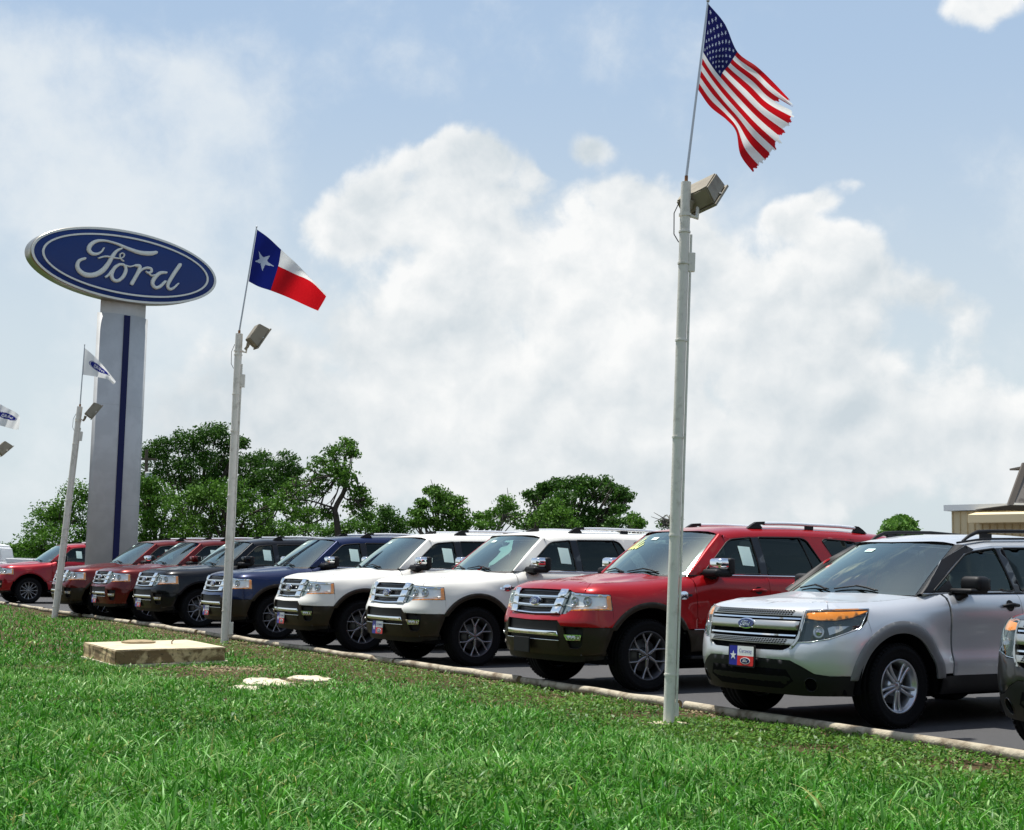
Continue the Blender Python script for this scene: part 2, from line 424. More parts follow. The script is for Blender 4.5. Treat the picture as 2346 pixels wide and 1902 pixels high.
# the script lettering of the oval sign: strokes (x, y, half width) in metres on a sign 5.6 m wide
SCRIPT = {'F': [[(0.909, 0.78, 0.049), (0.726, 0.719, 0.064), (0.399, 0.691, 0.059), (0.031, 0.746, 0.048), (-0.293, 0.818, 0.036), (-0.652, 0.849, 0.032), (-0.923, 0.791, 0.046), (-1.091, 0.655, 0.057), (-1.133, 0.51, 0.061), (-1.039, 0.423, 0.054), (-0.884, 0.438, 0.036), (-0.76, 0.525, 0.025), (-0.699, 0.629, 0.022)], [(-0.148, 0.723, 0.022), (-0.303, 0.621, 0.04), (-0.432, 0.431, 0.054), (-0.557, 0.187, 0.062), (-0.723, -0.026, 0.069), (-0.949, -0.165, 0.068), (-1.18, -0.201, 0.068), (-1.368, -0.128, 0.064), (-1.448, 0.006, 0.057), (-1.399, 0.16, 0.042), (-1.243, 0.249, 0.036)], [(-0.839, 0.326, 0.022), (-0.628, 0.41, 0.025), (-0.391, 0.412, 0.025), (-0.2, 0.421, 0.018), (-0.096, 0.483, 0.018), (-0.075, 0.558, 0.018), (-0.141, 0.585, 0.018), (-0.206, 0.525, 0.018), (-0.176, 0.417, 0.018), (-0.089, 0.364, 0.018)]],
 'o': [[(-0.597, -0.173, 0.029), (-0.503, -0.084, 0.033), (-0.375, 0.104, 0.033), (-0.261, 0.216, 0.036)], [(-0.204, 0.252, 0.037), (-0.344, 0.128, 0.047), (-0.425, -0.072, 0.055), (-0.366, -0.211, 0.051), (-0.219, -0.219, 0.044), (-0.067, -0.071, 0.048), (0.003, 0.127, 0.048), (-0.064, 0.255, 0.037), (-0.204, 0.252, 0.037)], [(-0.023, 0.247, 0.026), (0.118, 0.24, 0.022), (0.257, 0.292, 0.022)]],
 'r': [[(0.297, 0.299, 0.041), (0.428, 0.29, 0.052), (0.369, 0.091, 0.052), (0.277, -0.093, 0.052), (0.203, -0.236, 0.056)], [(0.371, 0.054, 0.026), (0.486, 0.204, 0.03), (0.625, 0.283, 0.037), (0.769, 0.287, 0.038), (0.794, 0.204, 0.034), (0.693, 0.15, 0.034), (0.622, 0.177, 0.022)], [(0.694, 0.142, 0.022), (0.799, 0.09, 0.026), (0.901, 0.118, 0.023)]],
 'd': [[(1.257, 0.25, 0.034), (1.063, 0.201, 0.049), (0.905, 0.042, 0.057), (0.844, -0.131, 0.056), (0.94, -0.238, 0.049), (1.083, -0.186, 0.045), (1.241, -0.021, 0.038)], [(1.691, 0.54, 0.054), (1.561, 0.337, 0.054), (1.424, 0.104, 0.053), (1.329, -0.103, 0.05), (1.377, -0.211, 0.042), (1.501, -0.177, 0.034), (1.663, -0.014, 0.023)]]}
def stroke_geo(strokes, fn, sc=1.0, h=.02, n=5, off=(0, 0), g=None, seg=6, wide=1.0, mi=0):
    """raised rounded strokes; fn(P2, offset) maps sheet coordinates to space"""
    g = g or Geo()
    for si, s in enumerate(strokes):
        C = catmull(s, n); xy = (C[:, :2] + np.array(off)) * sc; w = np.maximum(C[:, 2], .012) * sc * wide
        T = np.gradient(xy, axis=0); T /= np.linalg.norm(T, axis=1)[:, None] + 1e-9; N = np.stack([-T[:, 1], T[:, 0]], -1)
        # rounded ends
        c0 = [xy[0] - T[0] * w[0] * a for a in (.95, .6)]; c1 = [xy[-1] + T[-1] * w[-1] * a for a in (.6, .95)]
        xy = np.vstack([c0, xy, c1]); w = np.concatenate([[w[0] * .35, w[0] * .8], w, [w[-1] * .8, w[-1] * .35]])
        N = np.vstack([N[0], N[0], N, N[-1], N[-1]])
        rows = []; hh = h + si * h * .03
        for lat, up in ((1, 0), (1, .55), (.6, .95), (0, 1.0), (-.6, .95), (-1, .55), (-1, 0)):
            rows.append(fn(xy + N * (w * lat)[:, None], np.full(len(xy), up * hh)))
        Rw = np.array(rows); a, b = Rw.shape[:2]
        F = [(i * b + j, (i + 1) * b + j, (i + 1) * b + j + 1, i * b + j + 1) for i in range(a - 1) for j in range(b - 1)]
        g.add(Rw.reshape(-1, 3), F, True, mi)
    return g
ALLSTROKES = [s for k in 'Ford' for s in SCRIPT[k]]
SOFF = (-0.12, -0.30)
def text_geo(body, fn, size, h=.002, cx=0, cy=0, wide=1.0):
    cu = bpy.data.curves.new('text', 'FONT'); cu.body = body; cu.size = size; cu.align_x = 'CENTER'; cu.align_y = 'CENTER'; cu.resolution_u = 2
    o = bpy.data.objects.new('text', cu); col.objects.link(o)
    me = bpy.data.meshes.new_from_object(o.evaluated_get(bpy.context.evaluated_depsgraph_get()))
    V = np.array([tuple(v.co)[:2] for v in me.vertices]); F = [tuple(p.vertices) for p in me.polygons]
    bpy.data.objects.remove(o); bpy.data.curves.remove(cu); bpy.data.meshes.remove(me)
    V = V * [wide, 1] + [cx, cy]
    g = Geo(); g.add(fn(V, np.full(len(V), h)), F, False); return g

# ------------------------------------------------------------------ vehicle surfaces
class Body:
    """lower body wrapped round a plan curve; parameters: t along the plan, v up the profile"""
    def __init__(s, plan, V, stations, arches, flare):
        C = catmull(plan, 24); s.C = C
        s.T = np.concatenate([[0], np.cumsum(np.linalg.norm(np.diff(C, axis=0), axis=1))])
        tg = np.gradient(C, axis=0); tg /= np.linalg.norm(tg, axis=1)[:, None]
        s.N = np.stack([-tg[:, 1], tg[:, 0]], -1)
        s.V = np.array(V); s.vf = np.linspace(V[0], V[-1], 90)
        st = []
        for pos, ins, zz in stations:
            t = s.tF(pos[1]) if pos[0] == 'f' else (s.tS(pos[1]) if pos[0] == 's' else s.T[-1])
            ii = np.interp(s.vf, V, ins); zi = np.interp(s.vf, V, zz)
            k = np.exp(-np.linspace(-1.6, 1.6, 9) ** 2); k /= k.sum()
            ii = np.convolve(np.pad(ii, 4, 'reflect', reflect_type='odd'), k, 'valid'); zi = np.convolve(np.pad(zi, 4, 'reflect', reflect_type='odd'), k, 'valid')
            st.append((t, ii, zi))
        tt = np.array([a[0] for a in st]); I = np.array([a[1] for a in st]); Z = np.array([a[2] for a in st])
        s.tf = np.linspace(0, s.T[-1], 500)
        s.I = np.stack([np.interp(s.tf, tt, I[:, j]) for j in range(90)], 1); s.Z = np.stack([np.interp(s.tf, tt, Z[:, j]) for j in range(90)], 1)
        k = np.exp(-np.linspace(-2, 2, 31) ** 2); k /= k.sum()
        for A in (s.I, s.Z):
            for j in range(90): A[:, j] = np.convolve(np.pad(A[:, j], 15, 'edge'), k, 'valid')
        pc = np.stack([np.interp(s.tf, s.T, C[:, i]) for i in (0, 1)], -1); pn = np.stack([np.interp(s.tf, s.T, s.N[:, i]) for i in (0, 1)], -1)
        for (hs, hz, rr) in arches:
            d = np.hypot(pc[:, 0][:, None] - hs, s.Z - hz); w = (pc[:, 1] > .8)[:, None]
            s.I -= w * flare * np.exp(-((d - rr) / .13) ** 2) * (s.Z < hz + rr + .12)
        s.S3 = np.dstack([pc[:, 0][:, None] - pn[:, 0][:, None] * s.I, pc[:, 1][:, None] - pn[:, 1][:, None] * s.I, s.Z])
        du = np.gradient(s.S3, axis=0); dv = np.gradient(s.S3, axis=1); nn = np.cross(du, dv); nn /= np.linalg.norm(nn, axis=2)[:, :, None] + 1e-9
        s.NN = nn; mid = nn[len(s.tf) // 2, 40]
        if mid[1] < 0: s.NN = -nn
    def tF(s, y): k = np.argmax(s.C[:, 1] >= y); k = max(k, 1); a, b = s.C[k - 1, 1], s.C[k, 1]; return float(s.T[k - 1] + (s.T[k] - s.T[k - 1]) * (y - a) / (b - a))
    def tS(s, x): k = np.argmax(s.C[:, 0] >= x); k = max(k, 1); a, b = s.C[k - 1, 0], s.C[k, 0]; return float(s.T[k - 1] + (s.T[k] - s.T[k - 1]) * (x - a) / (b - a))
    def raw(s, t, v, off):
        sg = np.where(t < 0, -1.0, 1.0); u = np.clip(np.abs(t) / s.tf[-1] * 499, 0, 498.999); w = np.clip((v - s.V[0]) / (s.V[-1] - s.V[0]) * 89, 0, 88.999)
        i, j = u.astype(int), w.astype(int); a, b = (u - i)[:, None], (w - j)[:, None]
        def bl(A): return A[i, j] * (1 - a) * (1 - b) + A[i + 1, j] * a * (1 - b) + A[i, j + 1] * (1 - a) * b + A[i + 1, j + 1] * a * b
        P = bl(s.S3); N = bl(s.NN); X = P + N * off[:, None]; X[:, 1] *= sg; return X
    def fn(s, P, off):
        X = s.raw(P[:, 0], P[:, 1], np.asarray(off, float)); return np.stack([XO - X[:, 0], X[:, 1], X[:, 2]], -1)
XO = 2.6
def arc(cs, cz, r, a0, a1, n=22):
    return [(cs + r * math.cos(R(a)), cz + r * math.sin(R(a))) for a in np.linspace(a0, a1, n)]

def make_wheel(kind, r, rr, side):
    """side=+1: outer face looks to +y"""
    P = [(rr - .003, -.10), (rr + .012, -.118), (r - .075, -.137), (r - .03, -.135), (r - .008, -.118)]
    for y in (-.072, -.024, .024, .072):
        P += [(r, y - .036), (r, y - .006), (r - .010, y - .004), (r - .010, y + .004), (r, y + .006)]
    P = P[:5] + [(r, -.10)] + [q for y in (-.058, 0.0, .058) for q in ((r, y - .006), (r - .011, y - .004), (r - .011, y + .004), (r, y + .006))] + [(r, .10)]
    P += [(r - .008, .118), (r - .03, .135), (r - .05, .1385), (r - .052, .1365), (r - .075, .137), (rr + .03, .130), (rr + .012, .122), (rr + .003, .112), (rr - .006, .10)]
    tyre = lathe(P, 64)
    # shoulder lugs
    for k in range(56):
        a = 2 * math.pi * k / 56
        M4 = Matrix.Rotation(a, 4, 'Y') @ Matrix.Translation((r - .006, .112, 0)) @ Matrix.Rotation(.5, 4, 'Z')
        box((-.012, -.012, -.014), (.012, .012, .014), tyre, M4=M4)
    rim = Geo()
    lathe([(rr - .006, -.10), (rr - .03, -.09), (rr - .045, 0), (rr - .038, .06), (rr - .02, .092), (rr - .010, .104), (rr + .001, .112), (rr + .004, .118), (rr - .004, .121), (rr - .012, .116), (rr - .018, .104), (rr - .030, .085)], 64, g=rim)
    lathe([(.0, -.03), (rr - .04, -.03)], 40, g=rim, mi=1)
    lathe([(.0, .022), (rr * .66, .022), (rr * .66, .0)], 40, g=rim, mi=2)
    def dish(P, off):
        rad = np.hypot(P[:, 0], P[:, 1]); q = np.clip(rad / rr, 0, 1)
        y = .070 + .012 * np.cos(q * math.pi) + .034 * q ** 4 + off
        return np.stack([P[:, 0], y, P[:, 1]], -1)
    st = []
    def pol(rad, a, lat=0): return (rad * math.cos(a) - lat * math.sin(a), rad * math.sin(a) + lat * math.cos(a))
    if kind == 'y':
        for k in range(6):
            a = R(90 + 60 * k)
            st.append([(*pol(.045, a), .022), (*pol(.09, a), .021), (*pol(.135, a), .019)])
            for sg in (-1, 1):
                st.append([(*pol(.115, a), .012), (*pol(.15, a + sg * R(4)), .0135), (*pol(.20, a + sg * R(10)), .0115), (*pol(rr - .006, a + sg * R(15)), .0145)])
        nl, rl = 6, .0695
    elif kind == 'five':
        for k in range(5):
            a = R(90 + 72 * k + 36)
            for sg in (-1, 1):
                st.append([(*pol(.05, a, sg * .014), .014), (*pol(.12, a, sg * .021), .0135), (*pol(.17, a, sg * .027), .0145), (*pol(rr - .008, a, sg * .034), .017)])
        nl, rl = 5, .057
    else:
        for k in range(12):
            a = R(90 + 30 * k)
            st.append([(*pol(.05, a), .009), (*pol(.12, a), .010), (*pol(.18, a), .013), (*pol(rr - .008, a), .021)])
        nl, rl = 6, .0695
    stroke_geo(st, dish, 1, .020, 4, g=rim, mi=3)
    lathe([(0, .094), (.030, .094), (.036, .088), (.050, .082), (.062, .070), (.085, .060), (.088, .02)], 32, g=rim, mi=3)
    for k in range(nl):
        a = 2 * math.pi * (k + .5) / nl + R(90)
        gg = lathe([(0, .02), (.007, .018), (.010, .010), (.010, -.01)], 8); gg.xf(Matrix.Translation((rl * math.cos(a), .068, rl * math.sin(a)))); rim.add(np.concatenate(gg.v), gg.f, True, 4)
    if side < 0:
        for g in (tyre, rim): g.mirror(keep=False)
    return tyre, rim

def emblem(parent_fn, cx, cy, a, mats_parent, name='emblem'):
    """oval badge at (cx, cy) of the sheet parent_fn, half width a"""
    b = a * .40
    rim = panel(parent_fn, ellipse(cx, cy, a, b, 32), (), a * .4, off=.030, depth=.03, dome=.010, domer=a * .25)
    face = panel(parent_fn, ellipse(cx, cy, a * .86, b * .80, 32), (), a * .4, off=.0405, depth=.004, dome=.003, domer=a * .2)
    let = stroke_geo(ALLSTROKES, lambda P, o: parent_fn(P + [cx, cy], .0435 + o), a / 3.0, .0015, 3, off=SOFF, wide=1.25)
    o = rim.build(name, CHROME, mats_parent); face.build('badge_face', NAVY, o); let.build('lettering', CHROME, o)
    return o

def dealer_plate(parent, M4, text=True):
    """plate lies in local xz plane, facing -y of M4; 0.305 x 0.152 (drawn a little taller as in the picture)"""
    M4 = np.array(M4)
    def fn(P, off):
        X = np.stack([P[:, 0], -np.asarray(off, float), P[:, 1]], -1); return X @ M4[:3, :3].T + M4[:3, 3]
    w, h = .1525, .085
    fr = panel(fn, fillet([(-w - .016, -h - .014), (w + .016, -h - .014), (w + .016, h + .014), (-w - .016, h + .014)], .02), (), .1, off=.008, depth=.012)
    o = fr.build('licence_plate', BLACKP, parent)
    panel(fn, fillet([(-w, -h), (-w * .33, -h), (-w * .33, h), (-w, h)], [.015, .001, .001, .015]), (), .1, off=.011, depth=.004).build('blue_field', BLUEP, o)
    panel(fn, fillet([(-w * .33, 0), (w, 0), (w, h), (-w * .33, h)], [.001, .001, .015, .001]), (), .1, off=.011, depth=.004).build('white_field', WHITEP, o)
    panel(fn, fillet([(-w * .33, -h), (w, -h), (w, 0), (-w * .33, 0)], [.001, .015, .001, .001]), (), .1, off=.011, depth=.004).build('red_field', REDP, o)
    panel(fn, star_poly(-w * .66, 0, .042), (), .1, off=.0135, depth=.003).build('star', WHITEP, o)
    text_geo('Caraway', fn, .048, .0135, cx=w * .34, cy=h * .5, wide=.95).build('lettering', BLUEP, o)
    panel(fn, ellipse(w * .34, -h * .5, .062, .029, 28), (), .1, off=.013, depth=.002).build('oval_border', WHITEP, o)
    panel(fn, ellipse(w * .34, -h * .5, .055, .023, 28), (), .1, off=.0145, depth=.002).build('oval', NAVY, o)
    stroke_geo(ALLSTROKES, lambda P, of: fn(P + [w * .34, -h * .5], .0155 + of), .055 / 2.9, .0006, 3, off=SOFF, wide=1.2).build('script', WHITEP, o)
    return o

def place(g, name, m_, root, both=False, **kw):
    """build on the left, and its mirror image on the right as another part"""
    o = g.build(name, m_, root, **kw)
    if both: g.copy().mirror(keep=False).build(name, m_, root, **kw)
    return o

WSFN = {}
def make_suv(kind, name='parked_car', wheel='y', chrome_mirror=True, plate=True, windowsheet=True, chrome_rail=True, two_tone=True):
    root = empty(name); EXP = kind == 'big'
    SLOT = {}                                     # which parts take the paint, the cladding
    def pt(o, what): o['_slot'] = what; return o
    if EXP:
        plan = [(0, 0), (.012, .25), (.045, .50), (.10, .68), (.19, .82), (.30, .905), (.46, .955), (.70, .98), (1.0, .99), (1.6, 1.0), (2.6, 1.0), (3.8, 1.0), (4.5, .985), (5.0, .95), (5.17, .86), (5.215, .70), (5.23, .35), (5.232, 0)]
        V = [.28, .45, .60, .75, .85, .95, 1.05, 1.12, 1.17, 1.20]
        side = [.06, .02, .005, .0, .0, .0, .012, .035, .09, .22]
        ST = [(('f', 0.0), [.10, .03, .0, .0, .075, .10, .13, .15, .21, .40], [.28, .45, .60, .755, .82, .93, 1.04, 1.10, 1.165, 1.195]),
              (('f', .60), [.09, .025, .0, .0, .05, .085, .115, .14, .20, .37], [.28, .45, .60, .765, .84, .94, 1.04, 1.095, 1.15, 1.185]),
              (('f', .84), [.07, .02, .0, .0, .02, .04, .065, .095, .15, .28], [.28, .45, .60, .75, .855, .95, 1.04, 1.09, 1.135, 1.168]),
              (('s', .46), [.06, .02, .0, .0, .01, .015, .04, .07, .125, .235], [.28, .45, .60, .75, .85, .95, 1.045, 1.10, 1.145, 1.175]),
              (('s', .95), side, [.28, .45, .60, .75, .85, .95, 1.05, 1.115, 1.165, 1.20]),
              (('s', 1.50), [.06, .02, .005, .0, .0, .0, .010, .03, .08, .20], [.28, .45, .60, .75, .85, .96, 1.07, 1.15, 1.21, 1.25]),
              (('s', 1.80), [.06, .02, .005, .0, .0, .0, .010, .02, .045, .085], [.28, .45, .60, .75, .86, .98, 1.10, 1.19, 1.255, 1.285]),
              (('s', 4.9), [.06, .02, .005, .0, .0, .0, .010, .02, .045, .085], [.28, .45, .60, .75, .86, .98, 1.10, 1.19, 1.255, 1.285]),
              (('e', 0), [.08, .03, .0, .0, .06, .07, .075, .08, .10, .12], [.28, .45, .60, .75, .86, .98, 1.10, 1.19, 1.255, 1.285])]
        hubs = (.952, 3.975); hz = .385; ar = .545; tr_ = .592; TR, RR = .392, .268
        Bd = Body(plan, V, ST, [(hubs[0], hz, ar + .02), (hubs[1], hz, ar + .02)], .030)
        vtop = 1.20; cowl_s, cowl_c = 1.50, 1.24; crown = .030; bulge = .020
        wb = lambda y: (1.30 + .30 * (abs(y) / .84) ** 2.2, .84 * 1.0, 1.268 + .02 * (y / .84) ** 2)
        belt = 1.285; roofz = lambda s: np.interp(s, [1.95, 2.15, 2.5, 3.3, 4.2, 5.0, 5.2], [1.785, 1.825, 1.868, 1.892, 1.885, 1.85, 1.82])
        YB, YR = .915, .755; wy0, wy1 = .835, .685
        wtop = lambda y: 2.02 + .125 * (np.abs(y) / wy1) ** 2; rearS = 5.12
    else:
        plan = [(0, 0), (.012, .22), (.05, .45), (.13, .66), (.25, .81), (.40, .895), (.60, .945), (.85, .975), (1.2, .99), (2.0, 1.0), (2.9, 1.0), (3.8, .995), (4.4, .97), (4.75, .92), (4.93, .78), (4.985, .5), (5.0, 0)]
        V = [.25, .40, .55, .66, .78, .90, .98, 1.02, 1.05, 1.08]
        ST = [(('f', 0.0), [.12, .03, .0, .01, .045, .07, .10, .14, .24, .42], [.25, .40, .55, .655, .78, .90, .985, 1.015, 1.045, 1.065]),
              (('f', .55), [.11, .03, .0, .01, .04, .07, .10, .14, .24, .40], [.25, .40, .55, .66, .78, .90, .985, 1.02, 1.05, 1.07]),
              (('f', .84), [.07, .02, .0, .0, .01, .03, .06, .09, .16, .29], [.25, .40, .55, .66, .78, .90, .98, 1.015, 1.045, 1.07]),
              (('s', .62), [.06, .02, .0, .0, .0, .015, .045, .07, .13, .24], [.25, .40, .55, .66, .78, .90, .985, 1.02, 1.05, 1.075]),
              (('s', .95), [.06, .02, .0, .0, .0, .01, .03, .055, .105, .22], [.25, .40, .55, .66, .78, .905, .99, 1.03, 1.065, 1.09]),
              (('s', 1.35), [.06, .02, .0, .02, .01, .01, .025, .045, .09, .19], [.25, .40, .55, .66, .79, .92, 1.01, 1.06, 1.10, 1.13]),
              (('s', 1.70), [.06, .02, .0, .03, .03, .01, .015, .03, .055, .09], [.25, .40, .55, .66, .79, .93, 1.04, 1.10, 1.145, 1.165]),
              (('s', 4.4), [.06, .02, .0, .03, .03, .01, .015, .03, .06, .10], [.25, .40, .55, .66, .79, .94, 1.06, 1.13, 1.175, 1.195]),
              (('e', 0), [.08, .03, .0, .02, .05, .06, .075, .08, .10, .12], [.25, .40, .55, .66, .79, .94, 1.06, 1.13, 1.175, 1.195])]
        hubs = (.934, 3.79); hz = .357; ar = .475; tr_ = .560; TR, RR = .362, .232
        Bd = Body(plan, V, ST, [(hubs[0], hz, ar + .04), (hubs[1], hz, ar + .04)], .022)
        vtop = 1.08; cowl_s, cowl_c = 1.33, 1.02; crown = .045; bulge = .0
        wb = lambda y: (1.06 + .30 * (abs(y) / .80) ** 2.2, .80, 1.145 + .0 * (y / .8) ** 2)
        belt = 1.165; roofz = lambda s: np.interp(s, [1.8, 2.1, 2.5, 3.2, 4.0, 4.7, 4.95], [1.60, 1.675, 1.725, 1.745, 1.72, 1.66, 1.62])
        YB, YR = .905, .72; wy0, wy1 = .795, .605
        wtop = lambda y: 1.955 + .17 * (np.abs(y) / wy1) ** 2; rearS = 4.86
    fn = Bd.fn; tF, tS = Bd.tF, Bd.tS
    Fp = lambda y, v: (tF(y), v); Sp = lambda s, v: (tS(s), v)
    def half(poly):                                # mirror an open half outline (starting and ending on the centre line)
        return poly + [(-a, b) for a, b in reversed(poly) if a > 1e-6]
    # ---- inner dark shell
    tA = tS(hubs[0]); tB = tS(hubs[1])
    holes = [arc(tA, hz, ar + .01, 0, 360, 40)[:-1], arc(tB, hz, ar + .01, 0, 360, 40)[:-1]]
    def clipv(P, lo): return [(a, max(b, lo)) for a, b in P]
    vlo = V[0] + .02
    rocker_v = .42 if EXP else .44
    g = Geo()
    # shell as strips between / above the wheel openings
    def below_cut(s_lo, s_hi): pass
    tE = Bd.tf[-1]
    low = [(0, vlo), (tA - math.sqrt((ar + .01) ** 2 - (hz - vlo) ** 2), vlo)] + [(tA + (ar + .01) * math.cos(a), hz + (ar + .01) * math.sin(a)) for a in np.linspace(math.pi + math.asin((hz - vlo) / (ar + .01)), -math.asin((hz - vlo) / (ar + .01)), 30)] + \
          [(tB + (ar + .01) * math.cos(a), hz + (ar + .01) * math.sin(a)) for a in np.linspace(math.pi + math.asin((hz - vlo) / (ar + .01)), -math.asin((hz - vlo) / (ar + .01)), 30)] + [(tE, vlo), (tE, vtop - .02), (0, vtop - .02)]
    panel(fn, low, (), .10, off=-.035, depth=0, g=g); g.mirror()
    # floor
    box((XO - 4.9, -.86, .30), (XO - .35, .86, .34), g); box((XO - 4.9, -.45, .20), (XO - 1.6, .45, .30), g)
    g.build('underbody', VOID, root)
    # wheel wells
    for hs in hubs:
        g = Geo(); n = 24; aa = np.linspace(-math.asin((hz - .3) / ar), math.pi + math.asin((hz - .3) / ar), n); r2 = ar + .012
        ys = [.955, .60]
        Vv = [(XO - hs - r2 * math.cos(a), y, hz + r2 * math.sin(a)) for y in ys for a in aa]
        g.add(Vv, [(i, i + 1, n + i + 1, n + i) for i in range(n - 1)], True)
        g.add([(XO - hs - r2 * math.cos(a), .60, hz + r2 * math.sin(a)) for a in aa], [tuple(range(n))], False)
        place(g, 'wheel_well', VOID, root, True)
    # ---- hood
    yh = .82 if EXP else .80
    if EXP: nose = half([(0, 1.118), Fp(.57, 1.118), Fp(.64, 1.092), Fp(.795, 1.084), Fp(yh, vtop), (0, vtop)])
    else: nose = half([(0, 1.0), Fp(.50, 1.0), Fp(.62, 1.004), Fp(.795, 1.022), Fp(yh, vtop), (0, vtop)])
    th, tc_ = tF(yh), tS(cowl_s)
    ts = np.concatenate([np.linspace(0, th, max(2, int(th / .03)) + 1), np.linspace(th, tc_, 30)[1:]])
    L3 = Bd.raw(ts, np.full(len(ts), vtop), np.zeros(len(ts)))
    sidei = ts >= th - 1e-6
    se, ye, ze = L3[sidei, 0], L3[sidei, 1], L3[sidei, 2]
    fr_s, fr_y, fr_z = L3[ts <= th + 1e-6].T
    def deckz(s, y):
        y = np.abs(y); zE = np.interp(s, se, ze); yE = np.interp(s, se, ye)
        sf = np.interp(y, fr_y, fr_s); zf = np.interp(y, fr_y, fr_z)
        c = crown * np.clip((s - se[0]) / .5, .5, 1.4)
        z = zE + c * (1 - np.clip(y / yE, 0, 1) ** 2.4) + bulge * (1 / (1 + np.exp((y - .47) / .022))) * np.clip((s - sf) / .35, 0, 1) * np.clip((1.9 - s) / .5, 0, 1)
        w = np.clip((s - sf) / .30, 0, 1); w = w * w * (3 - 2 * w)
        slope = .10 * (s - sf)
        return (zf + np.minimum(slope, .03)) * (1 - w) + z * w
    back = [(cowl_s - (cowl_s - (cowl_c if EXP else cowl_c)) * (1 - (y / ye[-1]) ** 2), y) for y in np.linspace(ye[-1], 0, 16)][1:]
    lp = [(a, b) for a, b in zip(L3[:, 0], L3[:, 1])] + back
    lp = lp + [(a, -b) for a, b in reversed(lp) if b > 1e-6]
    def deckfn(P, off): return np.stack([XO - P[:, 0], P[:, 1], deckz(P[:, 0], P[:, 1]) + off], -1)
    g = panel(fn, nose, (), .028, depth=0)
    Vd, Fd, loops = cdt(lp, (), .045); Xd = deckfn(Vd, 0.0)
    # keep the rim exactly on the fender line
    for i in range(len(Vd)):
        d = np.hypot(L3[:, 0] - Vd[i, 0], L3[:, 1] - abs(Vd[i, 1])); k = d.argmin()
        if d[k] < 1e-4: Xd[i, 2] = L3[k, 2]
    g.add(Xd, Fd, True)
    pt(g.build('hood', P_RED, root, weld=.0012), 'paint')
    # ---- fender
    fa = lambda r_, a0, a1, n=24: [(tA + r_ * math.cos(a), hz + r_ * math.sin(a)) for a in np.linspace(a0, a1, n)]
    ra = (ar + tr_) / 2
    if EXP:
        vl = .68; al = math.asin((vl - hz) / ra)
        poly = [Sp(.465, 1.062), Fp(.80, 1.086), Fp(yh + .003, vtop), Sp(1.50, vtop), Sp(1.60, vtop), Sp(1.615, vl)] + fa(ra, al, math.pi - al) + [Sp(.475, vl + .02), Sp(.475, .882)]
        poly = poly[:-2] + [(tA - ra * math.cos(al) , vl), Sp(.475, .80), Sp(.475, .882)]
    else:
        vl = .46; al = math.asin((vl - hz) / ra)
        poly = [Sp(.64, 1.03), Fp(.80, 1.024), Fp(yh + .003, vtop), Sp(1.33, vtop), Sp(1.58, vtop), Sp(1.60, vl)] + fa(ra, al, math.pi * .72) + [Sp(.58, .93)]
    g = panel(fn, poly, (), .04, off=-.001)
    pt(place(g, 'fender', P_RED, root, True), 'paint')
    # arch trims
    for t0 in (tA, tB):
        al2 = math.asin(((.68 if EXP else .46) - hz) / ar); al2 = al2 if EXP else math.asin((.42 - hz) / ar)
        outer = [(t0 + tr_ * math.cos(a), hz + tr_ * math.sin(a)) for a in np.linspace(al2 * .86, math.pi - al2 * .86, 30)]
        inner = [(t0 + ar * .97 * math.cos(a), hz + ar * .97 * math.sin(a)) for a in np.linspace(math.pi - al2, al2, 30)]
        g = panel(fn, outer + inner, (), .03, off=.004, depth=.02, dome=.010, domer=.03)
        pt(place(g, 'wheel_arch_trim', BROWNC, root, True), 'trim' if EXP else 'flare')
    # ---- doors and sides
    dz0, dz1 = (.672, vtop) if EXP else (.44, vtop)
    sB, sC = (2.70, 3.62) if EXP else (2.60, 3.42)
    sR = plan[-1][0]
    def rarc(a0, a1, n=18): return [(tB + ra * math.cos(a), hz + ra * math.sin(a)) for a in np.linspace(a0, a1, n)]
    d1 = panel(fn, [Sp(1.622, dz0), Sp(1.608, dz1), Sp(sB, dz1), Sp(sB, dz0)][::-1], (), .045, off=-.001)
    alr = math.asin((dz0 - hz) / ra); tcut = tS(sC + .12)
    acut = math.acos(max(-1, (tcut - tB) / ra)) if abs(tcut - tB) < ra else math.pi * .6
    rd = [Sp(sB + .006, dz0), (tB - ra * math.cos(alr), dz0)] + rarc(math.pi - alr, acut, 14) + [(tcut, hz + ra * math.sin(acut) + .05), Sp(sC, vtop - .1), Sp(sC, dz1), Sp(sB + .006, dz1)]
    d2 = panel(fn, rd, (), .045, off=-.001)
    qp = [(tcut + .006, hz + ra * math.sin(acut) + .05)] + rarc(acut, alr, 14) + [Sp(sR - .12, dz0), (tE - .75, dz0), (tE - .75, dz1), Sp(sC + .006, dz1), Sp(sC + .006, vtop - .1)]
    d3 = panel(fn, qp, (), .06, off=-.001)
    doors = []
    for d in (d1, d2):
        for k in (0, 1):
            gg = d if k == 0 else d.copy().mirror(keep=False)
            o = pt(gg.build('door', P_RED, root), 'paint'); doors.append(o)
    pt(place(d3, 'quarter_panel', P_RED, root, True), 'paint')
    # handles
    hzv = 1.06 if EXP else .985
    for s0 in ((sB - .17), (sC - .17)):
        gh = tube(fn(np.array([Sp(s0 - .10, hzv), Sp(s0 - .085, hzv), Sp(s0, hzv + .004), Sp(s0 + .085, hzv), Sp(s0 + .10, hzv)]), np.array([.0, .030, .038, .030, .0])), [.012, .016, .018, .016, .012], 8)
        dd = doors[0] if s0 < sB else doors[2]; de = doors[1] if s0 < sB else doors[3]
        hm = P_RED if EXP else BLACKP
        pt(gh.build('handle', hm, dd), 'paint' if EXP else 'x'); pt(gh.copy().mirror(keep=False).build('handle', hm, de), 'paint' if EXP else 'x')
